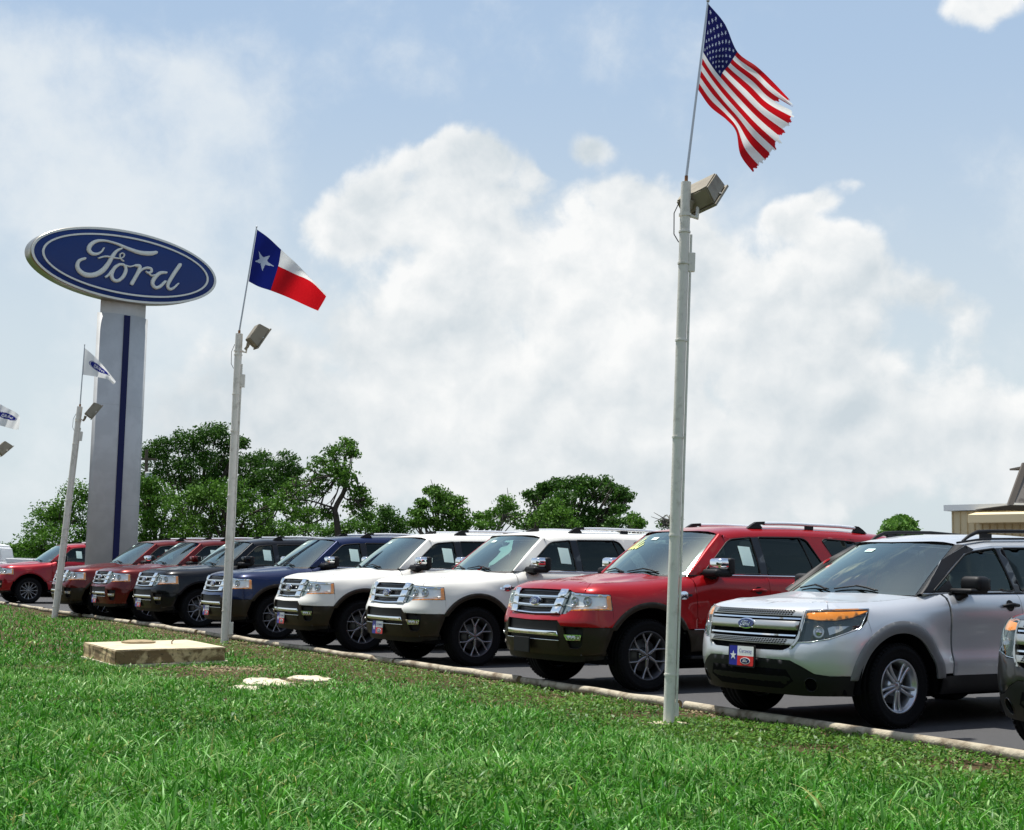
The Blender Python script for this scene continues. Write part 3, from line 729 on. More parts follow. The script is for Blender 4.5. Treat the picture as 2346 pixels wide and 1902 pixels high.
        cup = panel(fn, ellipse(tS(s0), hzv, .055, .035, 16), (), .05, off=.002, depth=.0); cup.build('handle_recess', BLACKP, dd)
    # lower sides
    if EXP:
        al3 = math.asin((.43 - hz) / ra)
        a1 = math.asin((.668 - hz) / ra)
        ls = [(tA + ra * math.cos(a), hz + ra * math.sin(a)) for a in np.linspace(a1, al3, 8)] + [(tB + ra * math.cos(a), hz + ra * math.sin(a)) for a in np.linspace(math.pi - al3, math.pi - a1, 8)]
        pt(place(panel(fn, ls, (), .07, off=.003, dome=.012, domer=.05), 'lower_door_cladding', BROWNC, root, True), 'trim')
        g = box((XO - 3.42, .88, .345), (XO - 1.50, 1.03, .385), bevel=.012); place(g, 'running_board', BLACKP, root, True)
        g = tube(fn(np.array([Sp(s, 1.195 + 0 * s) for s in np.linspace(1.78, 3.72, 14)]), np.full(14, .004)), .010, 6); place(g, 'belt_moulding', CHROME, root, True)
        g = tube(fn(np.array([Sp(s, .674) for s in np.linspace(1.55, 3.42, 10)]), np.full(10, .006)), .006, 6); place(g, 'side_moulding', CHROME, root, True)
    else:
        al3 = math.asin((V[0] + .03 - hz) / ra); a1 = math.asin((.437 - hz) / ra)
        ls = [(tA + ra * math.cos(a), hz + ra * math.sin(a)) for a in np.linspace(a1, al3, 5)] + [(tB + ra * math.cos(a), hz + ra * math.sin(a)) for a in np.linspace(math.pi - al3, math.pi - a1, 5)]
        place(panel(fn, ls, (), .06, off=.006, dome=.015, domer=.05), 'rocker_panel', BLACKP, root, True)
        g = tube(fn(np.array([Sp(s, 1.072) for s in np.linspace(1.66, 4.0, 14)]), np.full(14, .004)), .008, 6); place(g, 'belt_moulding', BLACKP, root, True)
    # ---- front end
    if EXP:
        tb = half([(0, .832), Fp(.50, .832), Fp(.585, .842), Fp(.64, .878), Sp(.472, .880), Sp(.472, .80)] + [(tA - ra * math.cos(math.asin((.70 - hz) / ra)), .70), Fp(.56, .695), Fp(.50, .755), (0, .755)])
        pt(panel(fn, tb, (), .03, off=0).build('front_bumper', P_RED, root), 'paint')
        fogh = [Fp(.585, .685), Fp(.815, .690), Fp(.80, .50), Fp(.76, .465), Fp(.665, .465)]
        lowb = [Fp(.502, .750), Fp(.562, .690), (tA - ra * math.cos(math.asin((.695 - hz) / ra)), .695), (tA - ra * math.cos(math.asin((.45 - hz) / ra)), .45), Sp(.40, .385), Fp(.60, .375), (0, .375), (0, .535), Fp(.53, .535)]
        lowb = [Fp(.502, .750), Fp(.562, .690), (tA - ra * math.cos(math.asin((.695 - hz) / ra)), .695), (tA - ra * math.cos(math.asin((.45 - hz) / ra)), .45), Sp(.42, .40), Fp(.60, .385), Fp(.50, .385), Fp(.535, .55)]
        hh = fillet(fogh, .02, 2)
        pt(place(panel(fn, lowb, [hh], .03, off=.001, depth=.02), 'bumper_cladding', BROWNC, root, True), 'trim')
        cen = half([(0, .545), Fp(.533, .545), Fp(.497, .385), (0, .385)])
        pt(panel(fn, cen, (), .04, off=.001).build('bumper_cladding', BROWNC, root), 'trim')
        place(panel(fn, hh, (), .05, off=-.034, depth=0), 'fog_lamp_recess', BLACKP, root, True)
        panel(fn, half([(0, .756), Fp(.50, .756), Fp(.535, .545), (0, .545)]), (), .06, off=-.028, depth=0).build('lower_intake', BLACKP, root)
        panel(fn, half([(0, .642), Fp(.505, .642), Fp(.525, .594), (0, .594)]), (), .04, off=.008, depth=.03, dome=.010, domer=.02).build('bumper_bar', CHROME, root)
        g = tube(fn(np.array([(t, .546) for t in np.linspace(-tF(.53), tF(.53), 15)]), np.full(15, .006)), .005, 6); g.build('bumper_moulding', CHROME, root)
        # fog lamp
        fl = panel(fn, fillet([Fp(.60, .612), Fp(.795, .615), Fp(.785, .556), Fp(.635, .552)], .006, 1), (), .03, off=.004, depth=.03)
        for k in (0, 1):
            gg = fl if k == 0 else fl.copy().mirror(keep=False)
            o = gg.build('fog_lamp', CHROME, root)
            ll = panel(fn, fillet([Fp(.632, .603), Fp(.785, .606), Fp(.776, .565), Fp(.650, .562)], .006, 1), (), .03, off=.007, depth=.003); ll = ll if k == 0 else ll.mirror(keep=False)
            ll.build('lamp_face', LAMPG, o)
            for q in range(4):
                e = panel(fn, ellipse(tF(.665 + q * .034), .584, .011, .013, 10), (), .05, off=.010, depth=.003); e = e if k == 0 else e.mirror(keep=False)
                e.build('diode', LENS if False else LAMPW, o)
        rimm = tube(fn(np.array([Fp(.667, .466), Fp(.70, .463), Fp(.76, .463), Fp(.798, .49)]), np.full(4, .004)), .005, 6); pt(place(rimm, 'fog_lamp_surround', BROWNC, root, True), 'trim')
        # skid / valance
        place(panel(fn, half([(0, .384), Fp(.60, .384), Sp(.41, .398), Sp(.44, .36), Fp(.70, .31), (0, .31)]), (), .05, off=-.015, depth=.03), 'valance', BLACKP, root)
        # ---- grille
        gl = panel(fn, half([(0, 1.112), Fp(.575, 1.112), Fp(.50, .838), (0, .838)]), (), .05, off=-.022, depth=0).build('grille', GLOSSB, root)
        def barp(v0, v1, ya, off=.020, dome=.006):
            return panel(fn, half([(0, v1), Fp(ya + .012, v1), Fp(ya, v0), (0, v0)]), (), .035, off=off, depth=.045, dome=dome, domer=.012)
        barp(.840, .858, .40).build('bar', CHROME, gl)
        for v in (.936, 1.026): barp(v - .007, v + .008, .50).build('bar', CHROME, gl)
        for v in (.922, 1.012): barp(v - .003, v + .004, .50, .010, .0).build('bar', SATIN, gl)
        # fine mesh behind
        gm = Geo()
        for v in np.arange(.855, 1.10, .018): panel(fn, half([(0, v + .0035), Fp(.44, v + .0035), Fp(.44, v - .0035), (0, v - .0035)]), (), .2, off=-.012, depth=.006, g=gm)
        gm.build('grille_mesh', BLACKP, gl)
        ch = Geo()
        for v0, v1 in ((.838, .916), (.928, 1.006), (1.018, 1.112)):
            k0 = lambda v: .345 + (v - .838) * .36; k1 = lambda v: .498 + (v - .838) * .27
            panel(fn, [Fp(k0(v0), v0), Fp(k1(v0), v0), Fp(k1(v1), v1), Fp(k0(v1), v1)], (), .03, off=.026, depth=.05, dome=.006, domer=.015, g=ch)
        place(ch, 'grille_surround', CHROME, root, True)
        emblem(fn, 0, .975, .118, root)
        # ---- headlights
        HL = [Fp(.515, .838), Fp(.60, .845), Fp(.655, .882), Sp(.468, .884), Sp(.462, 1.060), Fp(.81, 1.076), Fp(.66, 1.084), Fp(.592, 1.104)]
        for k in (0, 1):
            mir = (lambda g_: g_) if k == 0 else (lambda g_: g_.mirror(keep=False))
            hs = mir(panel(fn, HL, (), .05, off=-.028, depth=0)).build('headlight', LAMPW, root)
            mir(panel(fn, [Fp(.60, 1.076), Fp(.66, 1.062), Fp(.81, 1.052), Sp(.45, 1.038), Sp(.45, 1.060), Fp(.81, 1.076), Fp(.66, 1.084), Fp(.60, 1.098)], (), .03, off=-.006, depth=.02)).build('trim_strip', CHROME, hs)
            mir(panel(fn, [Sp(.415, .895), Sp(.462, .895), Sp(.458, 1.050), Sp(.418, 1.050)], (), .03, off=-.004, depth=.03)).build('amber_marker', AMBER, hs)
            mir(panel(fn, [Fp(.64, .872), Sp(.462, .888), Sp(.462, .906), Fp(.66, .890)], (), .03, off=-.002, depth=.02)).build('amber_strip', AMBER, hs)
            for (yy, vv, rr_) in ((.675, .985, .052), (.835, .985, .056)):
                gb = Geo(); tt = tF(yy)
                for q, (ra_, of) in enumerate(((1.0, .004), (.86, .0), (.55, -.022), (.0, -.027))): pass
                ring_ = [(1.0, -.024), (1.0, -.002), (.88, .0), (.80, -.012), (.5, -.024), (.42, -.012), (.25, -.004), (0.001, -.002)]
                n = 24; rows = [fn(np.array(ellipse(tt, vv, rr_ * a_, rr_ * a_, n)), np.full(n, o_)) for a_, o_ in ring_]
                gb.add(np.concatenate(rows), [(i * n + j, i * n + (j + 1) % n, (i + 1) * n + (j + 1) % n, (i + 1) * n + j) for i in range(len(ring_) - 1) for j in range(n)], True)
                mir(gb).build('lamp_bowl', LAMPG, hs)
            mir(panel(fn, [Fp(.57, .86), Fp(.615, .868), Fp(.655, .90), Fp(.66, .935), Fp(.60, .93)], (), .03, off=-.012, depth=.01)).build('turn_lamp', LAMPG, hs)
            mir(tube(fn(np.array([Fp(.545, .945), Fp(.64, .925), Fp(.78, .925), Sp(.40, .925)]), np.full(4, -.008)), .006, 6)).build('lamp_divider', LAMPW, hs)
            mir(panel(fn, HL, (), .035, off=.002, depth=.012)).build('lens', LENS, hs)
        # fender badge
        gb = panel(fn, ellipse(tS(1.42), 1.035, .075, .042, 20), (), .05, off=.006, depth=.006, dome=.006, domer=.02)
        panel(fn, fillet([Sp(1.30, 1.045), Sp(1.30, 1.020), Sp(1.54, 1.020), Sp(1.54, 1.045)], .008), (), .05, off=.004, depth=.005, g=gb)
        o = gb.build('fender_badge', CHROME, root)
        text_geo('KING RANCH', lambda P, of: fn(np.stack([tS(1.42) + P[:, 0], 1.034 + P[:, 1]], -1), of), .028, .0135).build('lettering', GLOSSB, o)
        gb = gb.copy().mirror(keep=False).build('fender_badge', CHROME, root)
    else:
        # bumper cover
        alf = math.asin((.46 - hz) / ra); ah = math.pi - math.pi * .72
        archf = [(tA - ra * math.cos(a), hz + ra * math.sin(a)) for a in np.linspace(ah, alf, 12)]
        ghole = [(0, .655), Fp(.46, .655), Fp(.56, .72)]
        tb = half([(0, .655), Fp(.43, .657), Fp(.50, .685), Fp(.545, .722), Fp(.66, .728), Fp(.80, .76), Sp(.50, .86), Sp(.575, .925)] + archf + [Fp(.80, .455), Fp(.70, .47), Fp(.60, .53), Fp(.50, .575), (0, .585)])
        pt(panel(fn, tb, (), .03, off=0, dome=.004, domer=.03).build('front_bumper', P_SIL, root), 'paint')
        arl = math.asin((.30 - hz) / ra)
        archl = [(tA - ra * math.cos(a), hz + ra * math.sin(a)) for a in np.linspace(math.asin((.452 - hz) / ra), arl, 6)]
        lb = half([(0, .580), Fp(.50, .570), Fp(.60, .523), Fp(.70, .463), Fp(.80, .450)] + archl + [Sp(.45, .29), Fp(.60, .275), (0, .275)])
        fogc = ellipse(tF(.67), .375, .058, .058, 24)
        fogd = [(-a, b) for a, b in fogc]
        panel(fn, lb, [fogc, fogd], .04, off=.004, depth=.02).build('lower_bumper', BLACKP, root)
        place(panel(fn, ellipse(tF(.67), .375, .060, .060, 24), (), .05, off=-.03, depth=0), 'fog_lamp_recess', VOID, root, True)
        rg = tube(fn(np.array(ellipse(tF(.67), .375, .058, .058, 24) + [ellipse(tF(.67), .375, .058, .058, 24)[0]]), np.full(25, .005)), .004, 6, caps=False); place(rg, 'fog_lamp_ring', GLOSSB, root, True)
        panel(fn, half([(0, .50), Fp(.46, .495), Fp(.52, .40), Fp(.40, .33), (0, .33)]), (), .08, off=.006, depth=.004).build('lower_intake', VOID, root)
        # grille
        gl = panel(fn, half([(0, .998), Fp(.60, .998), Fp(.565, .76), Fp(.49, .668), (0, .658)]), (), .05, off=-.02, depth=0).build('grille', VOID, root)
        def bar(v0, v1, y0, y1, off, dome, m_, nm='bar'):
            return panel(fn, half([(0, v1), Fp(y1, v1), Fp(y0, v0), (0, v0)]), (), .03, off=off, depth=.04, dome=dome, domer=.015).build(nm, m_, gl)
        bar(.945, .992, .585, .600, .012, .004, SATIN); bar(.828, .900, .560, .575, .022, .012, SATIN); bar(.704, .752, .515, .545, .012, .004, SATIN)
        bar(.918, .930, .575, .58, .010, .003, CHROME); bar(.776, .789, .54, .545, .010, .003, CHROME)
        hg = Geo()
        for (vc, yy) in ((.968, .50), (.728, .45)):
            for rw in (-1, 0, 1):
                for y in np.arange(-yy, yy, .030):
                    t = (1 if y >= 0 else -1) * tF(abs(y) + 1e-4) + rw * .009; h2 = .0050
                    P = np.array([(t - .010 - .003, vc + rw * .014 - h2), (t + .010 - .003, vc + rw * .014 - h2), (t + .010 + .003, vc + rw * .014 + h2), (t - .010 + .003, vc + rw * .014 + h2)])
                    hg.add(fn(P, np.full(4, .0185)), [(0, 1, 2, 3)], False)
        tag(hg.build('grille_perforation', VOID, gl), kind='stuff')
        place(panel(fn, [Fp(.515, .672), Fp(.55, .715), Fp(.578, .76), Fp(.612, .99), Fp(.596, .99), Fp(.566, .80), Fp(.535, .725), Fp(.49, .672)], (), .03, off=.014, depth=.03), 'grille_surround', SATIN, root, True)
        emblem(fn, 0, .864, .115, root)
        HLp = [Fp(.545, .728), Fp(.66, .734), Fp(.80, .766), Sp(.49, .862), Sp(.635, 1.022), Fp(.80, 1.012), Fp(.625, .994), Fp(.60, .86)]
        HLp = [Fp(.552, .728), Fp(.66, .734), Fp(.80, .766), Sp(.49, .862), Sp(.640, 1.024), Fp(.80, 1.014), Fp(.615, .994), Fp(.592, .84)]
        for k in (0, 1):
            mir = (lambda g_: g_) if k == 0 else (lambda g_: g_.mirror(keep=False))
            hs = mir(panel(fn, HLp, (), .05, off=-.03, depth=0)).build('headlight', GLOSSB, root)
            mir(panel(fn, [Fp(.600, .938), Fp(.72, .925), Fp(.84, .928), Sp(.45, .955), Sp(.618, 1.012), Fp(.80, 1.002), Fp(.62, .982)], (), .03, off=-.008, depth=.02)).build('amber_turn_lamp', AMBER, hs)
            edge = fn(np.array(HLp + [HLp[0]]), np.full(len(HLp) + 1, .002)); mir(tube(edge, .005, 6, caps=False)).build('lamp_border', CHROME, hs)
            tt = tF(.73); vv = .822; rr_ = .052; n = 24; ring_ = [(1.0, -.025), (1.0, .0), (.86, .003), (.70, -.010), (.62, -.004), (.4, .004), (.001, .008)]
            rows = [fn(np.array(ellipse(tt, vv, rr_ * a_, rr_ * a_, n)), np.full(n, o_)) for a_, o_ in ring_]; gb = Geo()
            gb.add(np.concatenate(rows), [(i * n + j, i * n + (j + 1) % n, (i + 1) * n + (j + 1) % n, (i + 1) * n + j) for i in range(len(ring_) - 1) for j in range(n)], True)
            mir(gb).build('lamp_bowl', LAMPG, hs)
            mir(panel(fn, [Fp(.80, .80), Fp(.86, .835), Sp(.40, .88), Fp(.82, .875), Fp(.79, .86)], (), .03, off=-.010, depth=.01)).build('reflector', LAMPG, hs)
            mir(panel(fn, HLp, (), .035, off=.004, depth=.0)).build('lens', LENS, hs)
    # ---- plate
    if plate != 'no':
        pz, py = (.485, -.10) if EXP else (.585, 0.0)
        c = fn(np.array([(0 if abs(py) < .01 else -tF(abs(py)), pz)]), np.array([.014 if EXP else .020]))[0]
        M4 = Matrix.Translation(c) @ Matrix.Rotation(R(90), 4, 'Z') @ Matrix.Rotation(R(-3), 4, 'X')
        if plate == 'bracket':
            box((-.15, -.004, -.075), (.15, .012, .075), bevel=.006, M4=M4).build('plate_bracket', BLACKP, root)
        else: dealer_plate(root, M4)
    # ---- cabin
    zE = lambda s: roofz(s) - (.125 if EXP else .115)
    def yside(s, z):
        ze_ = zE(s); u = np.clip((z - belt) / np.maximum(ze_ - belt, .05), -.2, 1.2)
        y = YB + (YR - YB) * (np.sign(u) * np.abs(u) ** 1.25)
        y = y - (.055 if EXP else .05) * np.clip((2.15 - s) / .6, 0, 1) ** 1.3 - .07 * np.clip((s - (4.3 if EXP else 3.6)) / 1.0, 0, 1.2) ** 1.6
        return y
    def sfn(P, off):
        s, z = P[:, 0], P[:, 1]; e = 1e-3
        y = yside(s, z); dys = (yside(s + e, z) - y) / e; dyz = (yside(s, z + e) - y) / e
        N = np.stack([dys, np.ones_like(s), -dyz], -1); N /= np.linalg.norm(N, axis=1)[:, None]
        off = np.asarray(off, float)[:, None]
        return np.concatenate([XO - s[:, None], y[:, None], z[:, None]], 1) + N * off
    w0 = lambda y: wb(y)[0]
    bs, bz = w0(wy0), wb(wy0)[2]; tS_, tZ_ = float(wtop(wy1)), float(roofz(wtop(wy1)) - .065)
    def wsfn(P, off):        # a in -1..1 across, b 0..1 up
        a, b = P[:, 0], P[:, 1]
        y = a * (wy0 + (wy1 - wy0) * b); yb, yt = a * wy0, a * wy1
        s0 = np.array([wb(q)[0] for q in yb]); z0 = np.array([wb(q)[2] for q in yb])
        s1 = wtop(yt); z1 = roofz(s1) - .004 - .061 * np.abs(a) ** 2.6
        s = s0 + (s1 - s0) * b; z = z0 + (z1 - z0) * b
        bul = .022 * np.sin(np.pi * b) * (1 - .6 * a * a)
        return np.stack([XO - (s - bul * .7) + np.asarray(off) * .5, y, z + bul * .7 + np.asarray(off) * .85], -1)
    WSFN[kind] = wsfn
    ws = panel(wsfn, [(-.985, .0), (.985, .0), (.985, .985), (-.985, .985)], (), .08, off=-.004, depth=0, flip=True)
    wso = ws.build('windshield', GLASS_F, root)
    # black border frit
    fb = panel(wsfn, [(-1, -.02), (1, -.02), (1, 1), (-1, 1)], [fillet([(-.955, .055), (.955, .055), (.955, .965), (-.955, .965)], .05)], .07, off=-.0065, depth=0, flip=True); fb.build('glass_border', GLOSSB, wso)
    stk = panel(wsfn, [(-.30, .79), (-.13, .79), (-.13, .855), (-.30, .855)], (), .1, off=.001, depth=0, flip=True); stk.build('sticker', PAPER, wso)
    # cowl
    cb = [(1, -.0)]
    n = 25; aa = np.linspace(-1, 1, n); top = wsfn(np.stack([aa, np.full(n, .01)], -1), np.full(n, -.004))
    hb = deckfn(np.array([(cowl_s - (cowl_s - cowl_c) * (1 - a * a) , a * ye[-1]) for a in aa]), np.full(n, -.012)); hb[:, 0] += .02
    g = Geo(); mid = (top + hb) / 2; mid[:, 2] -= .015
    g.add(np.vstack([hb, mid, top]), [(k * n + i, k * n + i + 1, (k + 1) * n + i + 1, (k + 1) * n + i) for k in range(2) for i in range(n - 1)], True); g.build('cowl', BLACKP, root)
    # wipers
    for a0, a1 in ((.62, .06), (-.02, -.62)):
        p = wsfn(np.array([(a0, .015), (a0 * .8 + a1 * .2, .05), ((a0 + a1) / 2, .10)]), np.array([.03, .035, .022])); q = wsfn(np.array([(a0 + .02 * 0, .045), ((a0 + a1) / 2, .10), (a1, .055)]), np.array([.012, .020, .012]))
        g = tube(p, .010, 6); tube(q, .0075, 6, g); g.build('wiper', BLACKP, root)
    # side frame with window openings
    if EXP:
        w1 = fillet([(1.80, 1.315), (2.225, 1.672), (2.30, 1.703), (2.60, 1.732), (2.625, 1.30), (1.80, 1.298)], [.01, .04, .05, .02, .02, .02]);
        w2_ = fillet([(2.735, 1.30), (2.715, 1.737), (3.38, 1.748), (3.475, 1.72), (3.735, 1.30)], [.02, .02, .04, .05, .03])
        w3 = fillet([(3.965, 1.31), (3.735, 1.72), (3.79, 1.744), (4.70, 1.705), (4.86, 1.64), (4.90, 1.33)], [.03, .02, .02, .04, .05, .04])
        side_front = [(1.600, belt - .003), (1.70, 1.375), (2.00, 1.605), (tS_ + .035, tZ_ - .005)]
        piece_s = (2.668, 1.30, 1.75)
    else:
        w1 = fillet([(1.53, 1.188), (2.10, 1.522), (2.22, 1.552), (2.545, 1.588), (2.60, 1.19), (1.53, 1.176)], [.01, .04, .05, .02, .02, .02])
        w2_ = fillet([(2.70, 1.192), (2.655, 1.593), (3.20, 1.605), (3.32, 1.585), (3.56, 1.205)], [.02, .02, .05, .05, .03])
        w3 = fillet([(3.72, 1.215), (3.52, 1.575), (3.60, 1.590), (4.35, 1.545), (4.52, 1.48), (4.68, 1.25)], [.03, .02, .02, .04, .05, .04])
        side_front = [(1.365, belt - .01), (1.46, 1.225), (1.80, 1.465), (tS_ + .035, tZ_ - .005)]
    topc = [(s, float(zE(s))) for s in np.linspace(tS_ + .12, rearS, 26)]
    sp = side_front + topc + [(rearS + .02, zE(rearS) - .15), (sR - .09, belt - .003)]
    exp_ = lambda w, k: w
    gs = panel(sfn, sp, [w1, w2_, w3], .045, off=0, depth=.02, flip=True)
    pt(place(gs, 'pillar_frame', P_RED, root, True, ), 'paint')
    # black door surrounds and pillars
    for nm, poly in (('window_surround', [w1, w2_, w3]),):
        for i_, w in enumerate(poly):
            P = np.array(w); c = P.mean(0); 
            loop = sfn(np.array(w + [w[0]]), np.full(len(w) + 1, .001)); g = tube(loop, .009, 6, caps=False); place(g, 'window_trim', BLACKP, root, True)
    bp = [(2.63, belt + .012), (2.603, 1.734), (2.712, 1.739), (2.732, belt + .012)] if EXP else [(2.605, belt + .01), (2.55, 1.590), (2.652, 1.595), (2.695, belt + .01)]
    place(panel(sfn, bp, (), .08, off=.003, depth=.004, flip=True), 'door_pillar', GLOSSB, root, True)
    if not EXP:
        cpb = [(3.565, belt + .03), (3.325, 1.585), (3.515, 1.585), (3.712, belt + .03)]
        place(panel(sfn, cpb, (), .08, off=.003, depth=.004, flip=True), 'door_pillar', GLOSSB, root, True)
        ap = [(1.368, belt + .0), (1.461, 1.224), (1.801, 1.464), (tS_ + .036, tZ_ - .006), (tS_ + .12, float(zE(tS_ + .12)) - .004), (2.225, 1.560), (2.095, 1.529), (1.525, 1.192), (1.525, belt + .0)]
        place(panel(sfn, ap, (), .05, off=.004, depth=.004, flip=True), 'front_pillar_cover', BLACKP, root, True)
    for i, (w, gm_) in enumerate(((w1, GLASS_S), (w2_, GLASS_D), (w3, GLASS_D))):
        gg = panel(sfn, w, (), .09, off=-.010, depth=0, flip=True)
        for k in (0, 1):
            par = (doors[0 + k], doors[2 + k], root)[i]
            o = (gg if k == 0 else gg.copy().mirror(keep=False)).build('window', gm_, par)
            if i == 1:
                x0, x1 = (3.50, 3.36) if EXP else (3.36, 3.22)
                g = tube(sfn(np.array([(x0, belt + .02), (x1, (1.75 if EXP else 1.60))]), np.full(2, .0)), .009, 6); (g if k == 0 else g.mirror(keep=False)).build('window_divider', BLACKP, o)
            if i == 0 and windowsheet:
                dx, dz_ = (2.38, 1.405) if EXP else (2.3, 1.3)
                wsg = panel(sfn, [(dx, dz_), (dx + .175, dz_ - .01), (dx + .165, dz_ + .215), (dx - .01, dz_ + .225)], (), .1, off=-.004, depth=0, flip=True); (wsg if k == 0 else wsg.mirror(keep=False)).build('window_sheet', PAPER, o)
    # A-pillar bridge between windshield edge and side frame
    n = 14; g = Geo(); bb = np.linspace(0, 1, n)
    e1 = wsfn(np.stack([np.full(n, .998), bb], -1), np.full(n, .0))
    sfp = resample(side_front, .01, closed=False); cum = np.concatenate([[0], np.cumsum(np.linalg.norm(np.diff(sfp, axis=0), axis=1))]); cum /= cum[-1]
    e2p = np.stack([np.interp(bb, cum, sfp[:, i]) for i in (0, 1)], -1); e2 = sfn(e2p, np.zeros(n))
    rows = [e1]
    for q in (.25, .5, .75):
        mm = e1 * (1 - q) + e2 * q; k = math.sin(math.pi * q) * .014; mm = mm + np.array([.45, .75, .5]) / 1.0 * k; rows.append(mm)
    rows.append(e2)
    g.add(np.concatenate(rows), [(k * n + i, k * n + i + 1, (k + 1) * n + i + 1, (k + 1) * n + i) for k in range(4) for i in range(n - 1)], True)
    pt(place(g, 'front_pillar', P_RED, root, True), 'paint' if EXP else 'x2')
    if not EXP:
        for o in root.children:
            if o.name.startswith('front_pillar') and not o.name.startswith('front_pillar_cover'): o.data.materials[0] = BLACKP
    # roof
    ns = 34; u = np.linspace(0, 1, ns) ** 1.15
    prof = [(0, 0), (.25, .002), (.45, .010), (.58, .024), (.655, .045), (.70, .068), (.735, .095), (1.0, .125)] if EXP else [(0, 0), (.25, .004), (.42, .014), (.52, .030), (.59, .052), (.64, .075), (.685, .100), (1.0, .115)]
    yy = np.array([p[0] for p in prof]); dd = np.array([p[1] for p in prof]); yy_full = np.concatenate([-yy[::-1], yy[1:]]); dd_full = np.concatenate([dd[::-1], dd[1:]])
    m_ = len(yy_full); Vv = []
    for i in range(ns):
        sb = 2.14 if EXP else 2.12
        for j in range(m_):
            y = yy_full[j]; yc = abs(y)
            s0 = float(wtop(min(yc, wy1))) - .004 + max(0, yc - wy1) * (.5 if yc < .9 else 0)
            s = s0 + (rearS - s0) * u[i]
            if j in (0, m_ - 1):
                s = max(s, tS_ + .035) if i else tS_ + .035
                yv = float(yside(np.array([s]), zE(np.array([s])))[0]); y = math.copysign(yv, y); z = float(zE(s)) if i else tZ_ - .005
            else:
                ysd = float(yside(np.array([max(s, 2.2)]), zE(np.array([max(s, 2.2)])))[0]); y = y * ysd / YR
                z = float(roofz(s)) - dd_full[j]
            Vv.append((XO - s, y, z + .001))
    g = Geo(); g.add(Vv, [(i * m_ + j, (i + 1) * m_ + j, (i + 1) * m_ + j + 1, i * m_ + j + 1) for i in range(ns - 1) for j in range(m_ - 1)], True)
    pt(g.build('roof', P_RED, root), 'paint')
    if not EXP:
        for sg in (1,):
            pts = [(XO - s, float(yside(np.array([max(s, 2.2)]), zE(np.array([max(s, 2.2)])))[0]) * .88, float(roofz(s)) - .050 + .004) for s in np.linspace(tS_ + .0, rearS, 22)]
            place(tube(pts, .011, 6), 'roof_moulding', BLACKP, root, True)
    # tailgate, rear glass, rear bumper
    tq = tE - .74
    pt(panel(fn, [(tq, .62), (tE, .62), (tE, vtop), (tq, vtop)], (), .08, off=-.001).mirror().build('tailgate', P_RED, root), 'paint')
    y1, z1, z0 = float(yside(np.array([rearS]), zE(np.array([rearS])))[0]), float(roofz(rearS)), belt - .02
    g = Geo(); nn_ = 9
    yy2 = np.linspace(-1, 1, nn_)
    top = [(XO - rearS, y1 * a * .97, z1 - .11 * a ** 4) for a in yy2]; bot = [(XO - sR + .10, (YB - .10) * a, z0) for a in yy2]
    g.add(top + bot, [(i, i + 1, nn_ + i + 1, nn_ + i) for i in range(nn_ - 1)], True); g.build('rear_window', GLASS_D, root)
    pt(panel(fn, half([(0, 0)])[:0] or [(tq - .3, .38), (tE, .38), (tE, .61), (tq - .3, .61)], (), .08, off=.012, depth=.02).mirror().build('rear_bumper', BROWNC, root), 'trim')
    place(panel(fn, fillet([(tq - .06, .78), (tq + .10, .80), (tq + .10, 1.10 if EXP else 1.0), (tq - .10, 1.12 if EXP else 1.02)], .02), (), .06, off=.008, depth=.02), 'tail_light', TAIL, root, True)
    # roof rails
    ry = (.600, .655) if EXP else (.575, .60); rs0, rs1 = (2.68, 4.66) if EXP else (2.28, 4.35)
    def rp(s, h, y=None):
        return (XO - s, (y or ry[0]), float(roofz(s)) - (.028 if EXP else .035) + h)
    if EXP:
        rail = box((-1, -.018, -.013), (1, .018, .013), bevel=.008)
        # foot, bar, foot as separate looks
        bar_ = tube([rp(s, .057) for s in np.linspace(rs0 + .26, rs1 - .18, 12)], .0215, 8)
        for k in (0, 1):
            b_ = bar_ if k == 0 else bar_.copy().mirror(keep=False)
            o = b_.build('roof_rail', RAILM, root)
            for (a0, a1, sg) in ((rs0, rs0 + .27, 1), (rs1, rs1 - .20, -1)):
                w = .022; P = []
                outline = [(a0, .0), (a0 + sg * .07, .045), (a0 + sg * .14, .078), (a1, .082), (a1, .044), (a0 + sg * .20, .044), (a0 + sg * .235, .0)]
                gg = Geo(); A = [rp(s, h, ry[0] - w) for s, h in outline]; B = [rp(s, h, ry[0] + w) for s, h in outline]; q = len(A)
                gg.add(A + B, [tuple(range(q)), tuple(range(q, 2 * q))[::-1]] + [(i, (i + 1) % q, (i + 1) % q + q, i + q)[::-1] for i in range(q)], False)
                if k: gg.mirror(keep=False)
                gg.build('rail_foot', BLACKP, o)
            gg = box((XO - 3.75, ry[0] - .012, float(roofz(3.7)) - .03), (XO - 3.62, ry[0] + .012, float(roofz(3.7)) + .02)); (gg if not k else gg.mirror(keep=False)).build('rail_foot', BLACKP, o)
    else:
        pts = [rp(rs0, -.01), rp(rs0 + .10, .030), rp(rs0 + .22, .055)] + [rp(s, .062) for s in np.linspace(rs0 + .4, rs1 - .4, 8)] + [rp(rs1 - .15, .045), rp(rs1, -.01)]
        g = tube(pts, [.012, .018, .020] + [.018] * 8 + [.018, .012], 8); g2 = box((XO - rs0 - .42, .563, float(roofz(2.5)) - .04), (XO - rs0 - .26, .587, float(roofz(2.5)) + .01)); g.add(np.concatenate(g2.v), g2.f, False)
        place(g, 'roof_rail', BLACKP, root, True)
